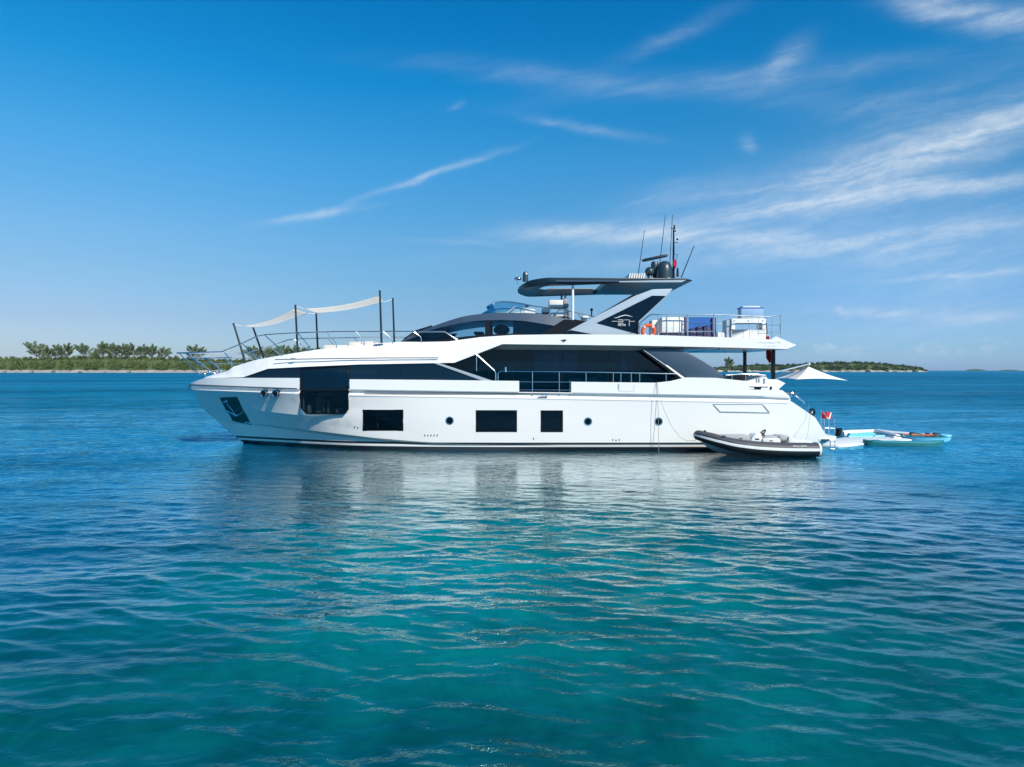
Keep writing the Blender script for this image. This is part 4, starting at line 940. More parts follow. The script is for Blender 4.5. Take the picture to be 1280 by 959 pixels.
# bar console with a see-through opening
bx = lambda x0,x1,y0,y1,yy,th: (lambda a,c: ((a.x,yy,c.z),(c.x,yy+th,a.z)))(P(x0,y0,yy),P(x1,y1,yy))
g = MB(); yy = YC-2.7
for (a,b,c,d) in ((914.5,957.5,398.2,403.8),(914.5,957.5,412,424),(914.5,919,403.8,412),(953,957.5,403.8,412)): g.box(*bx(a,b,c,d,yy,.7))
bar = g.build('bar_console', M['white'], Y, bevel=.02)
g = MB(); g.box(*bx(908.3,914.4,400,424,yy+.1,.6)); g.build('bar_end_panel', M['silver'], bar, smooth=False)
g = MB()
for x in (918,935.5,953.5): g.ball(P(x,401,yy-.005),.03,8)
g.each('knob', M['steel'], bar)
g = MB(); g.box(*bx(896.5,908,415.6,424,yy+.2,1.2)); g.build('sun_pad', M['seatwhite'], Y, bevel=.05)
# name on the fly overhang: fine grey script strokes
g = MB(); rr_ = random.Random(3)
for row, x0, x1, py in ((0,948,976,428.5),(1,954,972,432.2)):
    x = x0
    while x < x1:
        wv = rr_.uniform(.8,2.0); g.tube([side(x,py+rr_.uniform(-.7,.7),.045), side(x+wv,py+rr_.uniform(-.7,.7),.045)], .007 if row==0 else .005, 4); x += wv+rr_.uniform(.5,1.6)
g.build('name_script', M['tubegrey'], Y)

# ================================================================== THINGS ON THE YACHT
poles = [((292,405),(307.5,452),1.2,'port','foremost'),((316.5,410),(331,448),-1.2,'starboard','foremost'),((369.3,382),(372.3,441),1.65,'port','middle'),((395.2,392),(397.3,437.5),-1.65,'starboard','middle'),((474.8,364),(477,428.5),1.65,'port','aftmost'),((491,373.5),(493,427.6),-1.65,'starboard','aftmost')]
plab = ['leaning black pole nearest the bow, with fittings, left of the front shade sail','leaning black pole at the lower tip of the front shade sail','tall black pole between the two cream shade sails','shorter black pole under the front end of the rear shade sail','tallest black pole holding the high rear corner of the shade sail','rearmost black foredeck pole, just before the dark windscreen']
for (a, b, bb, s, k), lab in zip(poles, plab):
    g = MB(); yy = YC-bb; p0, p1 = P(*b, yy), P(*a, yy); g.tube([p0-Vector((0,0,.12)), p1], [.05,.042], 10); g.tube([p1, p1+(p1-p0).normalized()*.03],[.055,.05],10)
    o = g.build('awning_pole', M['carbon']); tag(o, lab, 'pole', 'black shade poles on the foredeck')
def sail(c, name, label, sag, ties):            # c: near-front, far-front, far-back, near-back
    rws = []
    for i in range(19):
        s = i/18; r_ = []
        for j in range(9):
            t = j/8; p = (c[0]*(1-t)+c[1]*t)*(1-s)+(c[3]*(1-t)+c[2]*t)*s
            k = 4*s*(1-s); pinch = (t-.5)*-.25*k
            p = p+Vector((0, pinch*2.0, -sag*k*(.55+.45*4*t*(1-t)))); r_.append(p)
        rws.append(r_)
    root = empty(name, tuple(c[0]), label, 'shade sail', 'cream shade sails over the foredeck')
    g = MB(); g.grid(rws); g.build('cloth', M['sail'], root, ang=180, solid=.006)
    for a, b in ties:
        g = MB(); g.tube([a, (a+b)/2-Vector((0,0,.02)), b], .012, 5); g.build('tie_cord', M['seatwhite'], root)
pt_ = lambda i: P(*poles[i][0], YC-poles[i][2])
s1 = [P(303,407.6,YC-1.1), P(316,409.2,YC+1.1), P(384.5,391.5,YC+1.4), P(367.5,385.5,YC-1.55)]
s2 = [P(379.5,385.8,YC-1.4), P(394.5,391.6,YC+1.55), P(480,377.5,YC+1.5), P(473.8,369.5,YC-1.6)]
sail(s1, 'shade_sail', 'cream shade sail nearer the bow, sloping down to the leaning poles', .22, [(pt_(0),s1[0]),(pt_(1),s1[1]),(pt_(3),s1[2]),(pt_(2),s1[3])])
sail(s2, 'shade_sail', 'larger cream shade sail rising towards the tallest pole', .20, [(pt_(2),s2[0]),(pt_(3),s2[1]),(pt_(5),s2[2]),(pt_(4),s2[3])])
def cushion(x0, x1, y0, y1, lab):
    a = P(x0,y0,YC-1.3); c = P(x1,y1,YC-1.3); g = MB(); g.box((a.x,YC-1.3,c.z-.05),(c.x,YC+1.3,a.z)); o = g.build('sun_cushion', M['cushion'], bevel=.06); tag(o, lab, 'cushion', 'beige foredeck sun cushions')
cushion(404.5,434.5,431.3,436.5,'low flat beige sun cushion on the foredeck, nearer the bow')
cushion(435.8,451.5,427.2,432.5,'thicker beige cushion on the foredeck, directly behind the flat one')
cushion(452.3,467,426.6,431,'beige cushion on the foredeck nearest the tallest pole')
# life ring
lr = empty('life_ring', tuple(fly(811,412,3.1)), 'bright orange life ring hanging inside the upper rail behind the arch', 'life ring')
c = fly(810.7,414.2,2.95); g = MB(); g.tube([c+Vector((.25*math.cos(t),0,.25*math.sin(t))) for t in np.linspace(0,2*math.pi,33)], .075, 10, False); g.build('ring', M['orange'], lr)
for t in (.8,2.35,3.9,5.5):
    q = c+Vector((.25*math.cos(t),0,.25*math.sin(t))); e = Vector((-math.sin(t),0,math.cos(t)))*.03; g = MB(); g.tube([q-e,q+e], .080, 10); g.build('band', M['seatwhite'], lr)
def loose(name, x0,x1,y0,y1,b,th,m,lab,cat,bev=.06):
    a = P(x0,y0,YC-b); cc = P(x1,y1,YC-b); g = MB(); g.box((a.x,a.y,cc.z),(cc.x,a.y+th,a.z)); o = g.build(name, m, bevel=bev); tag(o, lab, cat); return o
loose('deck_chair',814.5,823,400,422,2.2,.7,M['seatwhite'],'white seat standing behind the orange life ring','seat',.08)
o = empty('storage_box', tuple(P(841,424,YC-2.8)), 'white rounded storage box standing beside the life ring on the upper deck', 'storage box')
a = P(827,396.4,YC-2.8); cc = P(855.5,416.2,YC-2.8); g = MB(); g.box((a.x,a.y,cc.z),(cc.x,a.y+.8,a.z)); g.build('case', M['white2'], o, bevel=.1)
for x in (833,849.5): g = MB(); g.box(*bx(x-.3,x+.3,396.2,416.6,YC-2.815,.02)); g.build('strap', M['tubegrey'], o)
g = MB(); g.box(*bx(828,856,416.6,424,YC-2.7,.7)); g.build('stand', M['purple'], o, bevel=.02)
o = empty('wind_screen', tuple(P(876,424,YC-2.75)), 'bright blue cloth screen fixed behind the steel rail frame', 'screen')
g = MB(); g.box(*bx(861,890.5,396.5,424,YC-1.9,.03)); g.build('cloth', M['blue'], o); g = MB(); g.box(*bx(890.5,895,397,424,YC-2.0,.1)); g.box(*bx(855.5,858.5,396.5,424,YC-2.0,.1)); g.each('side_frame', M['purple'], o)
for i,(x0,x1,y0) in enumerate(((862,871,410.2),(870.5,880,407.8),(879,889.5,406.8))):
    a = P(x0,y0,YC-2.6); cc = P(x1,424,YC-2.6); g = MB(); g.prism([(a.x,a.y,cc.z),(cc.x,a.y,cc.z),(cc.x-.02,a.y,a.z-.12),(cc.x-.15,a.y,a.z),(a.x+.05,a.y,a.z-.02)],[(a.x,a.y+.5,cc.z),(cc.x,a.y+.5,cc.z),(cc.x-.02,a.y+.5,a.z-.12),(cc.x-.15,a.y+.5,a.z),(a.x+.05,a.y+.5,a.z-.02)])
    ob = g.build('throw_pillow', M['purple'], bevel=.05); tag(ob, ['lowest plum pillow, at the left end of the row before the blue screen','middle plum pillow before the blue screen','tallest plum pillow, at the right end before the blue screen'][i], 'pillow', 'plum pillows before the blue screen')
o = empty('cool_box', tuple(P(941,398,YC-2.5)), 'pale blue clear box standing on the white bar console', 'cool box')
g = MB(); g.box(*bx(926.5,954.5,384.6,394.4,YC-2.6,.5)); g.build('body', M['bluecase'], o, bevel=.02); g = MB(); g.box(*bx(928.5,950,382.6,384.4,YC-2.58,.46)); g.build('lid', M['seatwhite'], o, bevel=.01)
g = MB(); g.box(*bx(926.5,954.5,394.6,398.1,YC-2.6,.5)); g.build('base', M['silver'], o, bevel=.01); g = MB(); g.box(*bx(925.8,954.8,384.4,385.6,YC-2.61,.52)); g.build('rim', M['blue'], o)

# flags
def cloth(name, rows_, m, root): g = MB(); g.grid(rows_); return g.build(name, m, root, ang=180, solid=.004)
en = empty('ensign_flag', tuple(P(960,455,YC)), 'furled red ensign drooping below the upper deck at the stern', 'flag')
yF = YC-1.2
g = MB(); g.tube([P(959,437,yF), P(955,398,yF)], .03, 8); g.build('staff', M['teak'], en)
def flagrows(y0, y1, cx0, cx1, w0, w1, n=8):
    r_ = []
    for i in range(n+1):
        t = i/n; py = y0+(y1-y0)*t; cx = cx0+(cx1-cx0)*t; w = w0+(w1-w0)*t
        r_.append([P(cx+(k/8-.5)*w, py+.6*math.sin(k*1.7), yF+.12*math.sin(k*2.2+t*2)) for k in range(9)])
    return r_
cloth('blue_canton', flagrows(403.5,415.8,957.5,958,1.5,3.4), M['purple'], en); cloth('white_part', flagrows(415.8,420.4,958,958.5,3.4,3.6), M['shade'], en)
cloth('red_field', flagrows(420.4,448,959,961.3,4.5,7), M['red'], en); cloth('red_tail', flagrows(448,453.8,961.3,962.8,7,2.2), M['red'], en)
cloth('white_edge', [[p+Vector((0,-.16,0)) for p in r] for r in flagrows(436,448,964,963.3,1.6,1.2)], M['shade'], en)
cf = empty('courtesy_flag', tuple(P(843,336,YC)), 'small red flag hanging furled on the mast above the hardtop', 'flag')
r_ = [[P(843.4+(k/5-.5)*w, py, YC-.12+.05*math.sin(k*2)) for k in range(6)] for py, w in ((324.5,2.6),(328,5),(332,4.6),(335.6,1.6))]
g = MB(); g.grid(r_); g.build('cloth', M['red'], cf, ang=180, solid=.004); g = MB(); g.tube([P(843.5,319,YC-.12), P(843.5,325,YC-.12)], .03,6); g.build('halyard', M['bluecase'], cf)
dfl = empty('dive_flag', tuple(P(1032,541,YC-2.55)), 'red diver flag with white diagonal flying over the swim platform', 'flag')
yD = YC-2.7
def dq(s, t): # s across 0..1, t down
    return P(1026.4+13.4*s, 514.2+1.9*s+8.4*t+.5*math.sin(6*s), yD+.08*math.sin(7*s+1.))
g = MB(); g.grid([[dq(i/14, j/6) for i in range(15)] for j in range(7)]); g.build('cloth', M['red'], dfl, ang=180, solid=.006)
def stripe(pts):
    L = [(Vector(dq(s, t))+Vector((0,-.012,0))) for s, t in pts[0]]; Rr = [(Vector(dq(s, t))+Vector((0,-.012,0))) for s, t in pts[1]]; g = MB(); g.grid([L, Rr]); return g
ss = np.linspace(0,1,9)
stripe([[(.08+.48*q, q) for q in ss],[(.24+.48*q, q) for q in ss]]).build('white_stripe', M['white2'], dfl, ang=180)
stripe([[(.88-.18*q, q) for q in ss],[(.96-.14*q, q) for q in ss]]).build('white_stripe', M['white2'], dfl, ang=180)
g = MB(); g.tube([P(1026.6,541,yD), P(1026.6,513,yD)], .014, 6); g.build('staff', M['steel'], dfl)

# stern shade pyramid
um = empty('stern_canopy', tuple(P(972,474,YC-1)), 'white pyramid canopy stretched out behind the stern on a steel arm', 'canopy')
ap = P(1010.6,458.3,YC); nc = P(995.5,474.3,YC-.7); rc = P(1060,475.8,YC-.3); lc = P(966,474.0,YC+1.7); bc = P(1000,472,YC+2.2)
def panel(a, b, c, name):
    rws = []
    for i in range(9):
        s = i/8; r_ = []
        for j in range(9):
            t = j/8; p = (b*(1-t)+c*t); p = ap.lerp(p, s); p = p-Vector((0,0,.10*math.sin(math.pi*s)*.5+.0))+Vector((0,0,.06*math.sin(math.pi*t)*s)); r_.append(p)
        rws.append(r_)
    g = MB(); g.grid(rws); g.build(name, M['shade'], um, ang=180)
panel(ap, lc, nc, 'canopy_panel'); panel(ap, nc, rc, 'canopy_panel'); panel(ap, rc, bc, 'canopy_panel'); panel(ap, bc, lc, 'canopy_panel')
g = MB(); g.tube([P(968,466,YC-.6), P(1012,454.8,YC)], .035, 8); g.build('upper_arm', M['steel'], um)
g = MB(); g.tube([P(968,471,YC-.6), P(1010,458.5,YC)], .02, 8); g.tube([P(968,475,YC-.6),P(968,465.5,YC-.6)],.035,8); g.build('lower_arm', M['tubegrey'], um)
g = MB(); g.tube([P(1011,456.5,YC), P(1012,453.6,YC)], .05, 8); g.build('hub', M['seatwhite'], um)

# mooring lines
def rope(pts, lab, r=.009):
    g = MB(); g.tube(pts, r, 6); o = g.build('mooring_line', M['rope']); tag(o, lab, 'rope')
a = side(821,477.6,-.03)
rope([a, side(822.3,500,-.06), P(823.2,530,YC-3.42), P(823.4,566,YC-3.5)], 'thin line hanging straight down the white hull side from the rail')
rope([a, P(823.5,490,29.4), P(829,510,29.2), P(839,532,28.9), P(849,545.5,28.7), P(858,551,28.55), P(868,551,28.45), P(876.5,543.5,28.4)], 'slack line curving down from the rail to the dinghy bow')
rope([P(1010.5,505,YC-3.25), P(1012,520,YC-3.3), P(1009.5,545,28.9), P(1006,552,28.6)], 'thin line from the stern quarter down to the dinghy', .007)

# ================================================================== DINGHY
def dinghy():
    D = empty('inflatable_dinghy', (0,0,0), 'grey and black rigid inflatable dinghy moored beside the yacht stern', 'dinghy')
    DY = 28.45; hb_ = .78
    # tube centre line in plan / profile (x px at near tube)
    xb = P(873,0,DY).x; xs_ = P(1022,0,DY-hb_).x
    L = xs_-xb
    def cl(u):                       # u 0 bow .. 1 stern -> half-breadth, z, r
        b = hb_*min(1, (u/.34))**.55 if u < .34 else hb_
        b = hb_*float(np.interp(u, [0,.03,.08,.16,.26,.36,.5,1],[0,.25,.47,.70,.87,.96,1,1]))
        z = float(pchip([0,.06,.16,.3,.5,.75,1],[.80,.72,.60,.46,.36,.31,.30])(u)); r = float(np.interp(u,[0,.1,.3,.9,1],[.20,.23,.26,.275,.26]))
        return b, z, r
    us = np.linspace(0,1,44)**1.3
    near_ = [(xb+L*u, *cl(u)) for u in us]
    full = [(x,-b,z,r) for x,b,z,r in reversed(near_)]+[(x,b,z,r) for x,b,z,r in near_[1:]]
    path = [Vector((x, DY+b, z)) for x,b,z,r in full]; rad = [r for *_, r in full]
    # tube split in colour bands by angle: grey top, white stripe, black lower
    n = len(path)
    def bandmesh(a0, a1, k, grow, name, m):
        g = MB(); rws = []
        for i in range(n):
            t = (path[min(n-1,i+1)]-path[max(0,i-1)]).normalized(); out_ = Vector((t.y,-t.x,0)).normalized()
            # outward = away from the boat centre
            if out_.dot(Vector((path[i].x-(xb+L*.55), path[i].y-DY, 0))) < 0: out_ = -out_
            up = out_.cross(t).normalized(); up = up if up.z > 0 else -up
            rws.append([path[i]+(out_*math.cos(a)+up*math.sin(a))*(rad[i]+grow) for a in np.linspace(a0, a1, k)])
        g.grid(rws); return g.build(name, m, D, ang=70)
    bandmesh(R(18), R(205), 14, 0, 'tube_top', M['tubegrey'])
    bandmesh(R(-155), R(-6), 12, 0, 'tube_bottom', M['tubeblack'])
    bandmesh(R(-6), R(16), 5, .014, 'rubbing_strake', M['ribwhite'])
    bandmesh(R(24), R(30), 3, .006, 'pinstripe', M['tubeblack'])
    for s in (-1,1):
        g = MB(); q = Vector((xs_, DY+s*hb_, .30)); g.tube([q+Vector((-.02,0,0)), q+Vector((.06,0,0)), q+Vector((.10,0,-.0))], [.285,.285,.16], 18); g.build('tube_end_cap', M['ribwhite'], D)
    # hull below
    rws = []
    for u in np.linspace(.02,1,20):
        x = xb+.05+L*u*.99; b = cl(u)[0]*.92; zc = cl(u)[1]
        kz = float(np.interp(u,[0,.1,.3,.6,1],[.55,.22,-.08,-.2,-.22])); cz = float(np.interp(u,[0,.3,1],[.55,.2,.02]))
        rws.append([(x,DY-b,zc-.05),(x,DY-b*.92,cz),(x,DY,kz),(x,DY+b*.92,cz),(x,DY+b,zc-.05)])
    g = MB(); g.grid(rws); g.add(rws[-1], [(0,1,2,3,4)]); g.build('hull', M['ribwhite'], D, ang=30)
    # inner deck, bow locker, stern
    g = MB(); g.prism([(xb+.9,DY-.5,.46),(xs_-.1,DY-.6,.42),(xs_-.1,DY+.6,.42),(xb+.9,DY+.5,.46)],[(xb+.9,DY-.4,.3),(xs_-.1,DY-.5,.3),(xs_-.1,DY+.5,.3),(xb+.9,DY+.4,.3)]); g.build('floor', M['ribwhite'], D, smooth=False)
    B = lambda x0,x1,y0,y1,yy,th: bx(x0,x1,y0,y1,yy,th)
    g = MB(); g.box(*B(899,938,544.5,552,DY-.35,.7)); g.build('bow_cushion', M['seatgrey'], D, bevel=.05)
    c0 = [(938,553),(941,546),(945,542.3),(951,541.6),(953,547),(954,553)]; g = MB(); g.prism([P(x,y,DY-.3) for x,y in c0],[P(x,y,DY-.3)+Vector((0,.6,0)) for x,y in c0]); g.build('console', M['ribwhite'], D, bevel=.03)
    g = MB(); g.box(*B(944,949,548.3,550,DY-.31,.01)); g.build('console_panel', M['black'], D)
    c1 = P(953,541.4,DY); ax = Vector((-.75,0,.65)).normalized(); e1 = Vector((0,1,0)); e2 = ax.cross(e1)
    g = MB(); g.tube([c1+(e1*math.cos(t)+e2*math.sin(t))*.17 for t in np.linspace(0,6.283,21)], .022, 6, False)
    for t in (.5,2.6,4.7): g.tube([c1, c1+(e1*math.cos(t)+e2*math.sin(t))*.17], .015, 5)
    g.tube([c1, c1-ax*.15+Vector((-.02,0,0))], .03, 6); g.build('steering_wheel', M['black'], D)
    g = MB(); g.box(*B(956,974,545.6,547.6,DY-.3,.6)); g.build('seat_back', M['seatgrey'], D, bevel=.03)
    g = MB(); g.box(*B(954,976,547.8,554,DY-.4,.8)); g.build('seat', M['ribwhite'], D, bevel=.04)
    g = MB(); g.box(*B(974.5,987,545,551,DY-.42,.84)); g.build('rear_seat', M['seatgrey'], D, bevel=.07)
    g = MB(); s_ = [(986,553),(986,545.8),(990,545.2),(994,550),(1014,552),(1020,556),(1020,562),(986,562)]; g.prism([P(x,y,DY-.5) for x,y in s_],[P(x,y,DY-.5)+Vector((0,1.0,0)) for x,y in s_]); g.build('engine_cover', M['ribwhite'], D, bevel=.04)
    g = MB(); g.ball(P(881,539.6,DY), .06, 10); g.tube([P(881,542,DY),P(881,540,DY)],.03,6); g.build('bow_ring', M['black'], D)
    for x in (905,926,964,978): 
        g = MB(); g.tube([P(x-2,float(np.interp(x,[905,926,964,978],[545,548,551,552])),DY-hb_+.02)+Vector((0,0,0)),P(x+2,float(np.interp(x,[905,926,964,978],[545.3,548.3,551.3,552.3])),DY-hb_+.02)], .025, 6); g.build('grab_handle', M['black'], D)
    q = P(991.6,558.6,DY-hb_-.245); t = text('WILLIAMS', q, .085, M['ribwhite'], D, rot=(R(62),0,0), ext=.003, wid=1.5)
dinghy()

# ================================================================== WATER TOYS
def slab(name, pts, z0, z1, m, parent=None, bev=.05):
    g = MB(); A = [WP(x, y, z1) for x, y in pts]; g.prism([(p.x,p.y,z1) for p in A], [(p.x,p.y,z0) for p in A]); return g.build(name, m, parent, bevel=bev)
def toy(name, lab, cat, px, py): return empty(name, tuple(WP(px,py,0)), lab, cat)
t = toy('floating_mat', 'large white inflatable mat floating just behind the swim platform', 'inflatable mat', 1080, 552)
slab('deck', [(1027,556.0),(1049,557.0),(1066,555.6),(1084,552.8),(1118,551.2),(1140,549.2),(1116,545.8),(1053,547),(1040,549)], -.02, .09, M['mat'], t, .04)
slab('edge_band', [(1026.5,556.6),(1049,557.7),(1066,556.3),(1084,553.4),(1118.5,551.8),(1140.5,548.9),(1116,545.4),(1053,546.6),(1039,548.6)], -.05, .05, M['cyan'], t, .04)
t = toy('inflatable_ring', 'white and cyan inflatable pool tube loop floating beyond the mat', 'inflatable', 1090, 545)
def tubeW(name, pts, r, m, par, z=.1, seg=10): g = MB(); g.tube([WP(x,y,z) for x,y in pts], r, seg); return g.build(name, m, par)
tubeW('white_tube', [(1052,542.4),(1064,541.5),(1080,541),(1093,540.6),(1102,542),(1112,544),(1122,547)], .17, M['mat'], t, .12)
tubeW('cyan_tube', [(1061,544.6),(1074,544.3),(1084,543.4),(1092,543.2)], .13, M['cyan'], t, .07)
tubeW('cyan_tube', [(1060,546.4),(1080,546.2),(1098,545.8),(1110,546)], .09, M['cyan'], t, .05)
g = MB(); c = WP(1049.5,543,.15); g.tube([c+Vector((-.1,0,-.1)),c+Vector((-.05,0,.22)),c+Vector((.1,0,.25))],[.12,.16,.08],10); g.build('connector', M['black'], t)
def board(name, lab, a, b, wid, th, mt, mr, yaw_pts=None):
    A, B = WP(*a, 0), WP(*b, 0); root = empty(name, tuple(A.lerp(B,.5)), lab, 'paddle board'); d = (B-A); L = d.length; d.normalize(); n = Vector((-d.y,d.x,0))
    def loop(k, z, rise=True):
        us = np.linspace(0,1,19); w = lambda u: wid/2*k*(math.sin(math.pi*min(1,max(0,u)))**.42)
        up = lambda u: z+(.12*max(0,(u-.8)/.2)**2+.10*max(0,(.12-u)/.12)**2 if rise else 0)
        return [A+d*L*u+n*w(u)+Vector((0,0,up(u))) for u in us]+[A+d*L*u-n*w(u)+Vector((0,0,up(u))) for u in us[::-1]][1:-1]
    g = MB(); g.prism(loop(1,th), loop(1,-.03)); g.build('deck', mt, root, bevel=.04)
    g = MB(); 
    A1, B1 = loop(1.03, th*.75), loop(1.03, -.02); n_ = len(A1); g.add(A1+B1, [(i,(i+1)%n_,(i+1)%n_+n_,i+n_) for i in range(n_)]); g.build('rail_band', mr, root)
    g = MB(); A2, B2 = loop(.7, th+.012), loop(.7, th-.02); g.prism([p for p in A2], [p for p in B2]); return root, A, B, d, n, L
rt = board('paddle_board', 'white paddle board with pale blue edge lying across the far side of the floating toys', (1096,541.8), (1168,547.6), .85, .16, M['mat'], M['cyan'])[0]
rt, A, B, d, n_, L = board('paddle_board', 'long teal paddle board with dark teal edge floating nearest the camera', (1078.5,555.6), (1180,557.3), .62, .17, M['teal'], M['darkteal'])
g = MB(); p = A.lerp(B,.12)+Vector((0,0,.19)); g.box(p-Vector((.35,.2,.01)), p+Vector((.35,.2,.012))); g.build('traction_pad', M['darkteal'], rt, bevel=.005)
rt, A, B, d, n_, L = board('paddle_board', 'broad teal board with black seats and orange handles at the outer end of the toys', (1128,549.6), (1189,551.6), 1.0, .2, M['teal'], M['cyan'])
for f, s in ((.32,.2),(.62,-.05),(.8,.28)):
    p = A.lerp(B,f)+n_*s+Vector((0,0,.24)); g = MB(); g.prism([p+Vector((-.4,-.16,0)),p+Vector((.4,-.2,-.02)),p+Vector((.36,.16,0)),p+Vector((-.36,.14,.02))],[p+Vector((-.36,-.13,.1)),p+Vector((.3,-.15,.04)),p+Vector((.3,.12,.05)),p+Vector((-.3,.1,.14))]); g.build('seat_pad', M['tubeblack'], rt, bevel=.02)
for f, s in ((.07,-.1),(.24,-.35),(.44,-.37),(.56,-.3),(.72,.42)):
    p = A.lerp(B,f)+n_*s+Vector((0,0,.24)); g = MB(); g.tube([p+Vector((-.14,0,0)),p+Vector((-.08,0,.05)),p+Vector((.08,0,.05)),p+Vector((.14,0,0))],.03,6); g.build('handle', M['orange'], rt)
p = A.lerp(B,.88)+Vector((0,0,.25)); g = MB(); g.tube([p+Vector((.22*math.cos(t),.22*math.sin(t),0)) for t in np.linspace(0,6.283,17)],.07,8,False); g.build('nose_ring', M['cyan'], rt)
p = A.lerp(B,.62)+n_*-.2+Vector((0,0,.26)); g = MB(); g.tube([p+Vector((0,-.1,0)),p+Vector((.5,.15,.03))],.03,6); g.build('bungee_cord', M['tubegrey'], rt)
t = toy('paddle', 'thin dark paddle lying diagonally over the white board', 'paddle', 1110, 543)
g = MB(); g.tube([WP(1092,540.4,.25), WP(1136,547.6,.30)], .022, 6); g.build('shaft', M['tubegrey'], t)
g = MB(); q0, q1 = WP(1136,547.6,.30), WP(1142,548.6,.30); dd = (q1-q0).normalized(); nn = Vector((-dd.y,dd.x,0)); g.prism([q0+nn*.03,q1+nn*.09,q1-nn*.09,q0-nn*.03],[p-Vector((0,0,.02)) for p in (q0+nn*.03,q1+nn*.09,q1-nn*.09,q0-nn*.03)]); g.build('blade', M['tubegrey'], t)

# ================================================================== LAND
def leafmat(name, c0, c1, scale, trans=.1):
    m = bpy.data.materials.new(name); m.use_nodes = True; n = NT(m.node_tree); b = m.node_tree.nodes['Principled BSDF']; geo = n.n('ShaderNodeNewGeometry')
    f = n.m('ADD', n.m('MULTIPLY', n.noise(geo.outputs['Position'], scale, 4, .65), .65), n.m('MULTIPLY', geo.outputs['Random Per Island'], .35))
    n.put(b.inputs['Base Color'], n.ramp(f, [(.3, c0), (.7, c1)])); b.inputs['Roughness'].default_value = .85; b.inputs['Specular IOR Level'].default_value = .2
    return m
M['scrub'] = leafmat('coastal_scrub_leaves', (.030,.058,.012), (.155,.19,.045), .03)
M['scrubfar'] = leafmat('distant_scrub_leaves', (.030,.060,.025), (.070,.11,.045), .02)
M['casu'] = leafmat('casuarina_needles', (.055,.085,.03), (.19,.23,.10), .15)
M['bark'] = mat('grey_bark', (.10,.075,.055), .9, var=.3, vscale=1)
M['soil'] = mat('sandy_soil', (.075,.105,.028), .95, var=.3, vscale=.05)
def island(name, shore_y, prof, px0, px1, depth, nscrub, scr, label_shore, rockh, seed, lmat):
    r = random.Random(seed); f = pchip([p[0] for p in prof], [p[1] for p in prof]); Y0 = shore_y
    H_ = lambda px: max(.3, .84*(CH-(float(f(px))-HY)/F*(Y0+depth*.35)))
    # terrain sheet
    g = MB(); rws = []; cols = np.linspace(px0, px1, 140)
    for j, (t, h) in enumerate(((0,-1.),(.01,.0),(.035,.8),(.06,1.0),(.12,.80),(.35,.80),(.8,.6),(1,-.02))):
        row = []
        for px in cols:
            edge = min(1, (px-px0)/12, (px1-px)/12); edge = max(0, edge)**.6; yy = Y0+depth*t+(8*math.sin(px*.21+j)+5*math.sin(px*.53))*(t < .1)
            hh = H_(px); rk = rockh*(.75+.5*r.random())
            z = -1. if j == 0 else (0 if j == 1 else (rk*h if j <= 3 else hh*h*1.09))
            row.append(((px-640)/F*yy, yy, z*edge if z > 0 else z))
        rws.append(row)
    g.grid(rws[:4]); sh = g.build('shore', M['rock'], ang=60); tag(sh, label_shore, kind='structure')
    g = MB(); g.grid(rws[3:]); te = g.build('terrain', M['soil'], ang=60); tag(te, 'low '+name+' ground under the scrub', kind='structure')
    # scrub: leaf clumps
    V = []; Fq = []; px_m = Y0/F
    for i in range(nscrub):
        px = r.uniform(px0+2, px1-2); t = r.random()**1.6*.5+.055; yy = Y0+depth*t; hh = H_(px)
        edge = max(0, min(1, (px-px0)/14, (px1-px)/14))**.6
        zz = (hh*float(np.interp(t,[.055,.13,.35,1],[.34,.88,1.0,.97])) + r.uniform(-.06,.09)*hh)*edge
        s = r.choice((r.uniform(.5,1.2), r.uniform(.9,2.0)))*px_m*1.1; zz *= 1+.10*math.sin(px*.31+t*9)+.07*math.sin(px*.83+1)
        c = Vector(((px-640)/F*yy, yy, zz)); 
        for q in range(7):
            d = Vector((r.gauss(0,1), r.gauss(0,1), r.gauss(0,.6)))*s*.55; a = c+d; k = len(V); u_ = Vector((r.gauss(0,1),r.gauss(0,1),r.gauss(0,1))).normalized()*s*.42; w_ = u_.cross(Vector((r.gauss(0,1),r.gauss(0,1),r.gauss(0,1)))).normalized()*s*.34
            V += [tuple(a-u_-w_), tuple(a+u_-w_*.6), tuple(a+u_*.7+w_), tuple(a-u_*.6+w_)]; Fq.append((k,k+1,k+2,k+3))
    me = bpy.data.meshes.new('scrub'); me.from_pydata(V, [], Fq); me.materials.append(lmat); o = bpy.data.objects.new('scrub', me); col.objects.link(o); tag(o, scr, 'scrub', kind='stuff')
    return f
YL = 1000.
fl = island('left island', YL, [(-120,448),(0,446.6),(40,446.6),(90,445.2),(110,444.3),(150,444.8),(215,446),(260,448.5),(300,449),(350,447.5),(420,446),(520,452),(640,456)], -130, 640, 320, 13000,
            'dense low green scrub covering the left shore', 'pale rocky shoreline along the left horizon', 3.7, 3, M['scrub'])
fr2 = island('right island', 1500., [(820,459.5),(880,460),(920,457.5),(950,455.5),(985,455.8),(1010,454),(1040,452.6),(1075,452),(1100,454),(1130,457),(1150,459.4),(1160,462)], 815, 1161, 300, 5000,
            'darker green scrub on the low island behind the stern canopy', 'thin pale shoreline of the island on the right', 3.6, 5, M['scrubfar'])
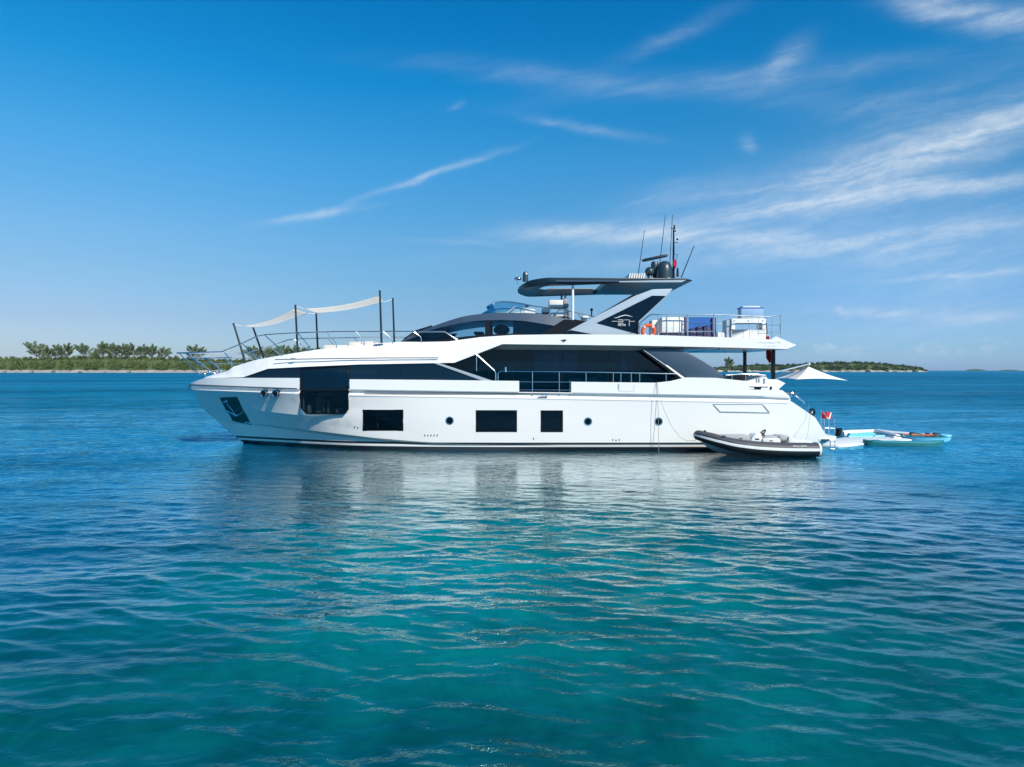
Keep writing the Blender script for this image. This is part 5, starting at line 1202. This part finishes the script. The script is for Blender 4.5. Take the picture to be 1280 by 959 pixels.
for k, (a, b, y0, lab) in enumerate(((1206,1233,461.0,'faint far islet on the right horizon'),(1247,1275,461.9,'faintest flat islet at the right edge of the horizon'))):
    yy = 4200.; g = MB(); rws = []
    for t, h in ((0,-1),(0.02,.3),(.3,1),(1,.0)):
        rws.append([((px-640)/F*(yy+300*t), yy+300*t, (h*(CH+(HY-y0)/F*yy)*math.sin(math.pi*(i/24))**.5*(.8+.2*math.sin(i*1.7)) if h > 0 else -1)) for i, px in enumerate(np.linspace(a, b, 25))])
    g.grid(rws); o = g.build('islet', M['scrubfar'], ang=60); tag(o, lab, 'islet')
# casuarina trees
def casuarina(px, ytop, ybase, wpx, lab, lean=-.25, yy=None, dens=1., seed=0, group='casuarina trees on the left island'):
    r = random.Random(seed*13+5); yy = yy or YL+55+r.uniform(-15,25); s = yy/F
    base = Vector(((px-640)/F*yy, yy, CH+(HY-ybase)/F*yy-3)); H_ = (ybase-ytop)*s+3; w = wpx*s/2
    root = empty('casuarina_tree', tuple(base), lab, 'tree', group)
    g = MB(); tips = []
    g.tube([base, base+Vector((lean*H_*.15,0,H_*.4)), base+Vector((lean*H_*.5,0,H_*.8))], [H_*.025,H_*.018,H_*.006], 6)
    nb = 13
    for i in range(nb):
        f = .12+.80*i/nb+r.uniform(-.03,.03); st_ = base+Vector((lean*H_*f*.45,0,H_*f*.8)); sd = r.choice((-1,1)) if i else -1
        sd = (i%2)*2-1
        ln = w*(1.15-.75*f)*r.uniform(.7,1.15); e = st_+Vector((sd*ln+lean*w*.5, r.uniform(-1,1)*w*.8, ln*r.uniform(.35,.8)+H_*.10)); g.tube([st_, st_.lerp(e,.5)+Vector((0,0,-.03*H_)), e], [H_*.009,H_*.006,H_*.002], 4); tips.append((st_,e))
    tips.append((base+Vector((lean*H_*.35,0,H_*.6)), base+Vector((lean*H_*.6,0,H_))))
    g.build('trunk', M['bark'], root)
    g = MB()
    for a, b in tips:
        for k in range(int(100*dens)):
            t = r.random()**.7*.95+.08; p = a.lerp(b, t)+Vector((r.gauss(0,1),r.gauss(0,1),r.gauss(0,.8)))*w*.105*(1.25-t*.7)
            dr = ((b-a).normalized()*.9+Vector((r.gauss(0,.5)-.15,r.gauss(0,.5),r.gauss(.25,.45)))).normalized(); l = H_*r.uniform(.07,.15); sd = dr.cross(Vector((r.gauss(0,1),1,r.gauss(0,1)))).normalized()*l*.18
            k0 = len(g.v); g.v += [tuple(p-sd), tuple(p+sd), tuple(p+dr*l)]; g.f.append((k0,k0+1,k0+2))
    off = Vector(root.location); me = bpy.data.meshes.new('crown'); me.from_pydata([(x-off.x,y-off.y,z-off.z) for x,y,z in g.v], [], g.f); me.materials.append(M['casu'])
    o = bpy.data.objects.new('crown', me); o.parent = root; col.objects.link(o)
TR = [(50,428.5,26,-.5,'leftmost casuarina, tall and wispy, leaning left'),(61,433,15,-.2,'small casuarina filling in behind the leftmost wispy one'),(72,431.5,18,.1,'casuarina left of centre in the first clump on the left island'),(84,430,16,.2,'rightmost upright casuarina of the first clump from the left'),
 (108,430,20,-.5,'casuarina at the left end of the middle clump, leaning left'),(119,436,9,.1,'smallest casuarina, a short bush-like one between two tall ones'),(129,428,20,-.1,'tallest peaked casuarina in the middle clump'),(141,430,19,.1,'broad casuarina in the heart of the middle clump'),(151,430.5,16,.3,'casuarina with pointed top at the right of the middle clump'),(157,435,10,.5,'low casuarina sloping right at the end of the middle clump'),
 (169,430,20,-.5,'casuarina leaning left at the start of the third clump'),(180,431.5,15,0,'round middle casuarina of the third clump'),(189,431,14,.2,'darker casuarina at the right of the third clump'),(204,434.5,15,.1,'short lone casuarina just left of the bow rail'),
 (245,432,22,.05,'lone casuarina seen through the bow rail tip'),(322,433,24,-.4,'casuarina seen under the front shade sail, left one'),(338,435,18,.1,'casuarina behind the second leaning pole'),(354,432.5,20,.1,'casuarina midway between the leaning poles and the middle pole'),(370,433,18,-.1,'casuarina directly behind the middle foredeck pole'),(384,434,18,.2,'casuarina between the two middle foredeck poles'),(398,435.5,14,.2,'rightmost casuarina on the left island, before the beige cushions')]
for i, (px, yt, w_, ln, lab) in enumerate(TR): casuarina(px, yt, float(fl(px))+1.0, w_, lab, ln, seed=i)
casuarina(912, 447, 460, 11, 'small dark tree seen below the upper deck behind the grey wing panel', -.1, yy=1050., seed=77, group='tree behind the cockpit')

# ================================================================== AIR
g = MB(); g.box((-12500,-12500,-2.2),(12500,12500,60)); hz = g.build('haze', M['white'], smooth=False); hz['kind'] = 'stuff'
hm = bpy.data.materials.new('thin_sea_haze'); hm.use_nodes = True; t = hm.node_tree; t.nodes.clear(); pv = t.nodes.new('ShaderNodeVolumePrincipled')
pv.inputs['Color'].default_value = (.80,.90,1,1); pv.inputs['Density'].default_value = .00003; pv.inputs['Anisotropy'].default_value = .2
oo = t.nodes.new('ShaderNodeOutputMaterial'); t.links.new(pv.outputs[0], oo.inputs['Volume']); hz.data.materials.clear(); hz.data.materials.append(hm)
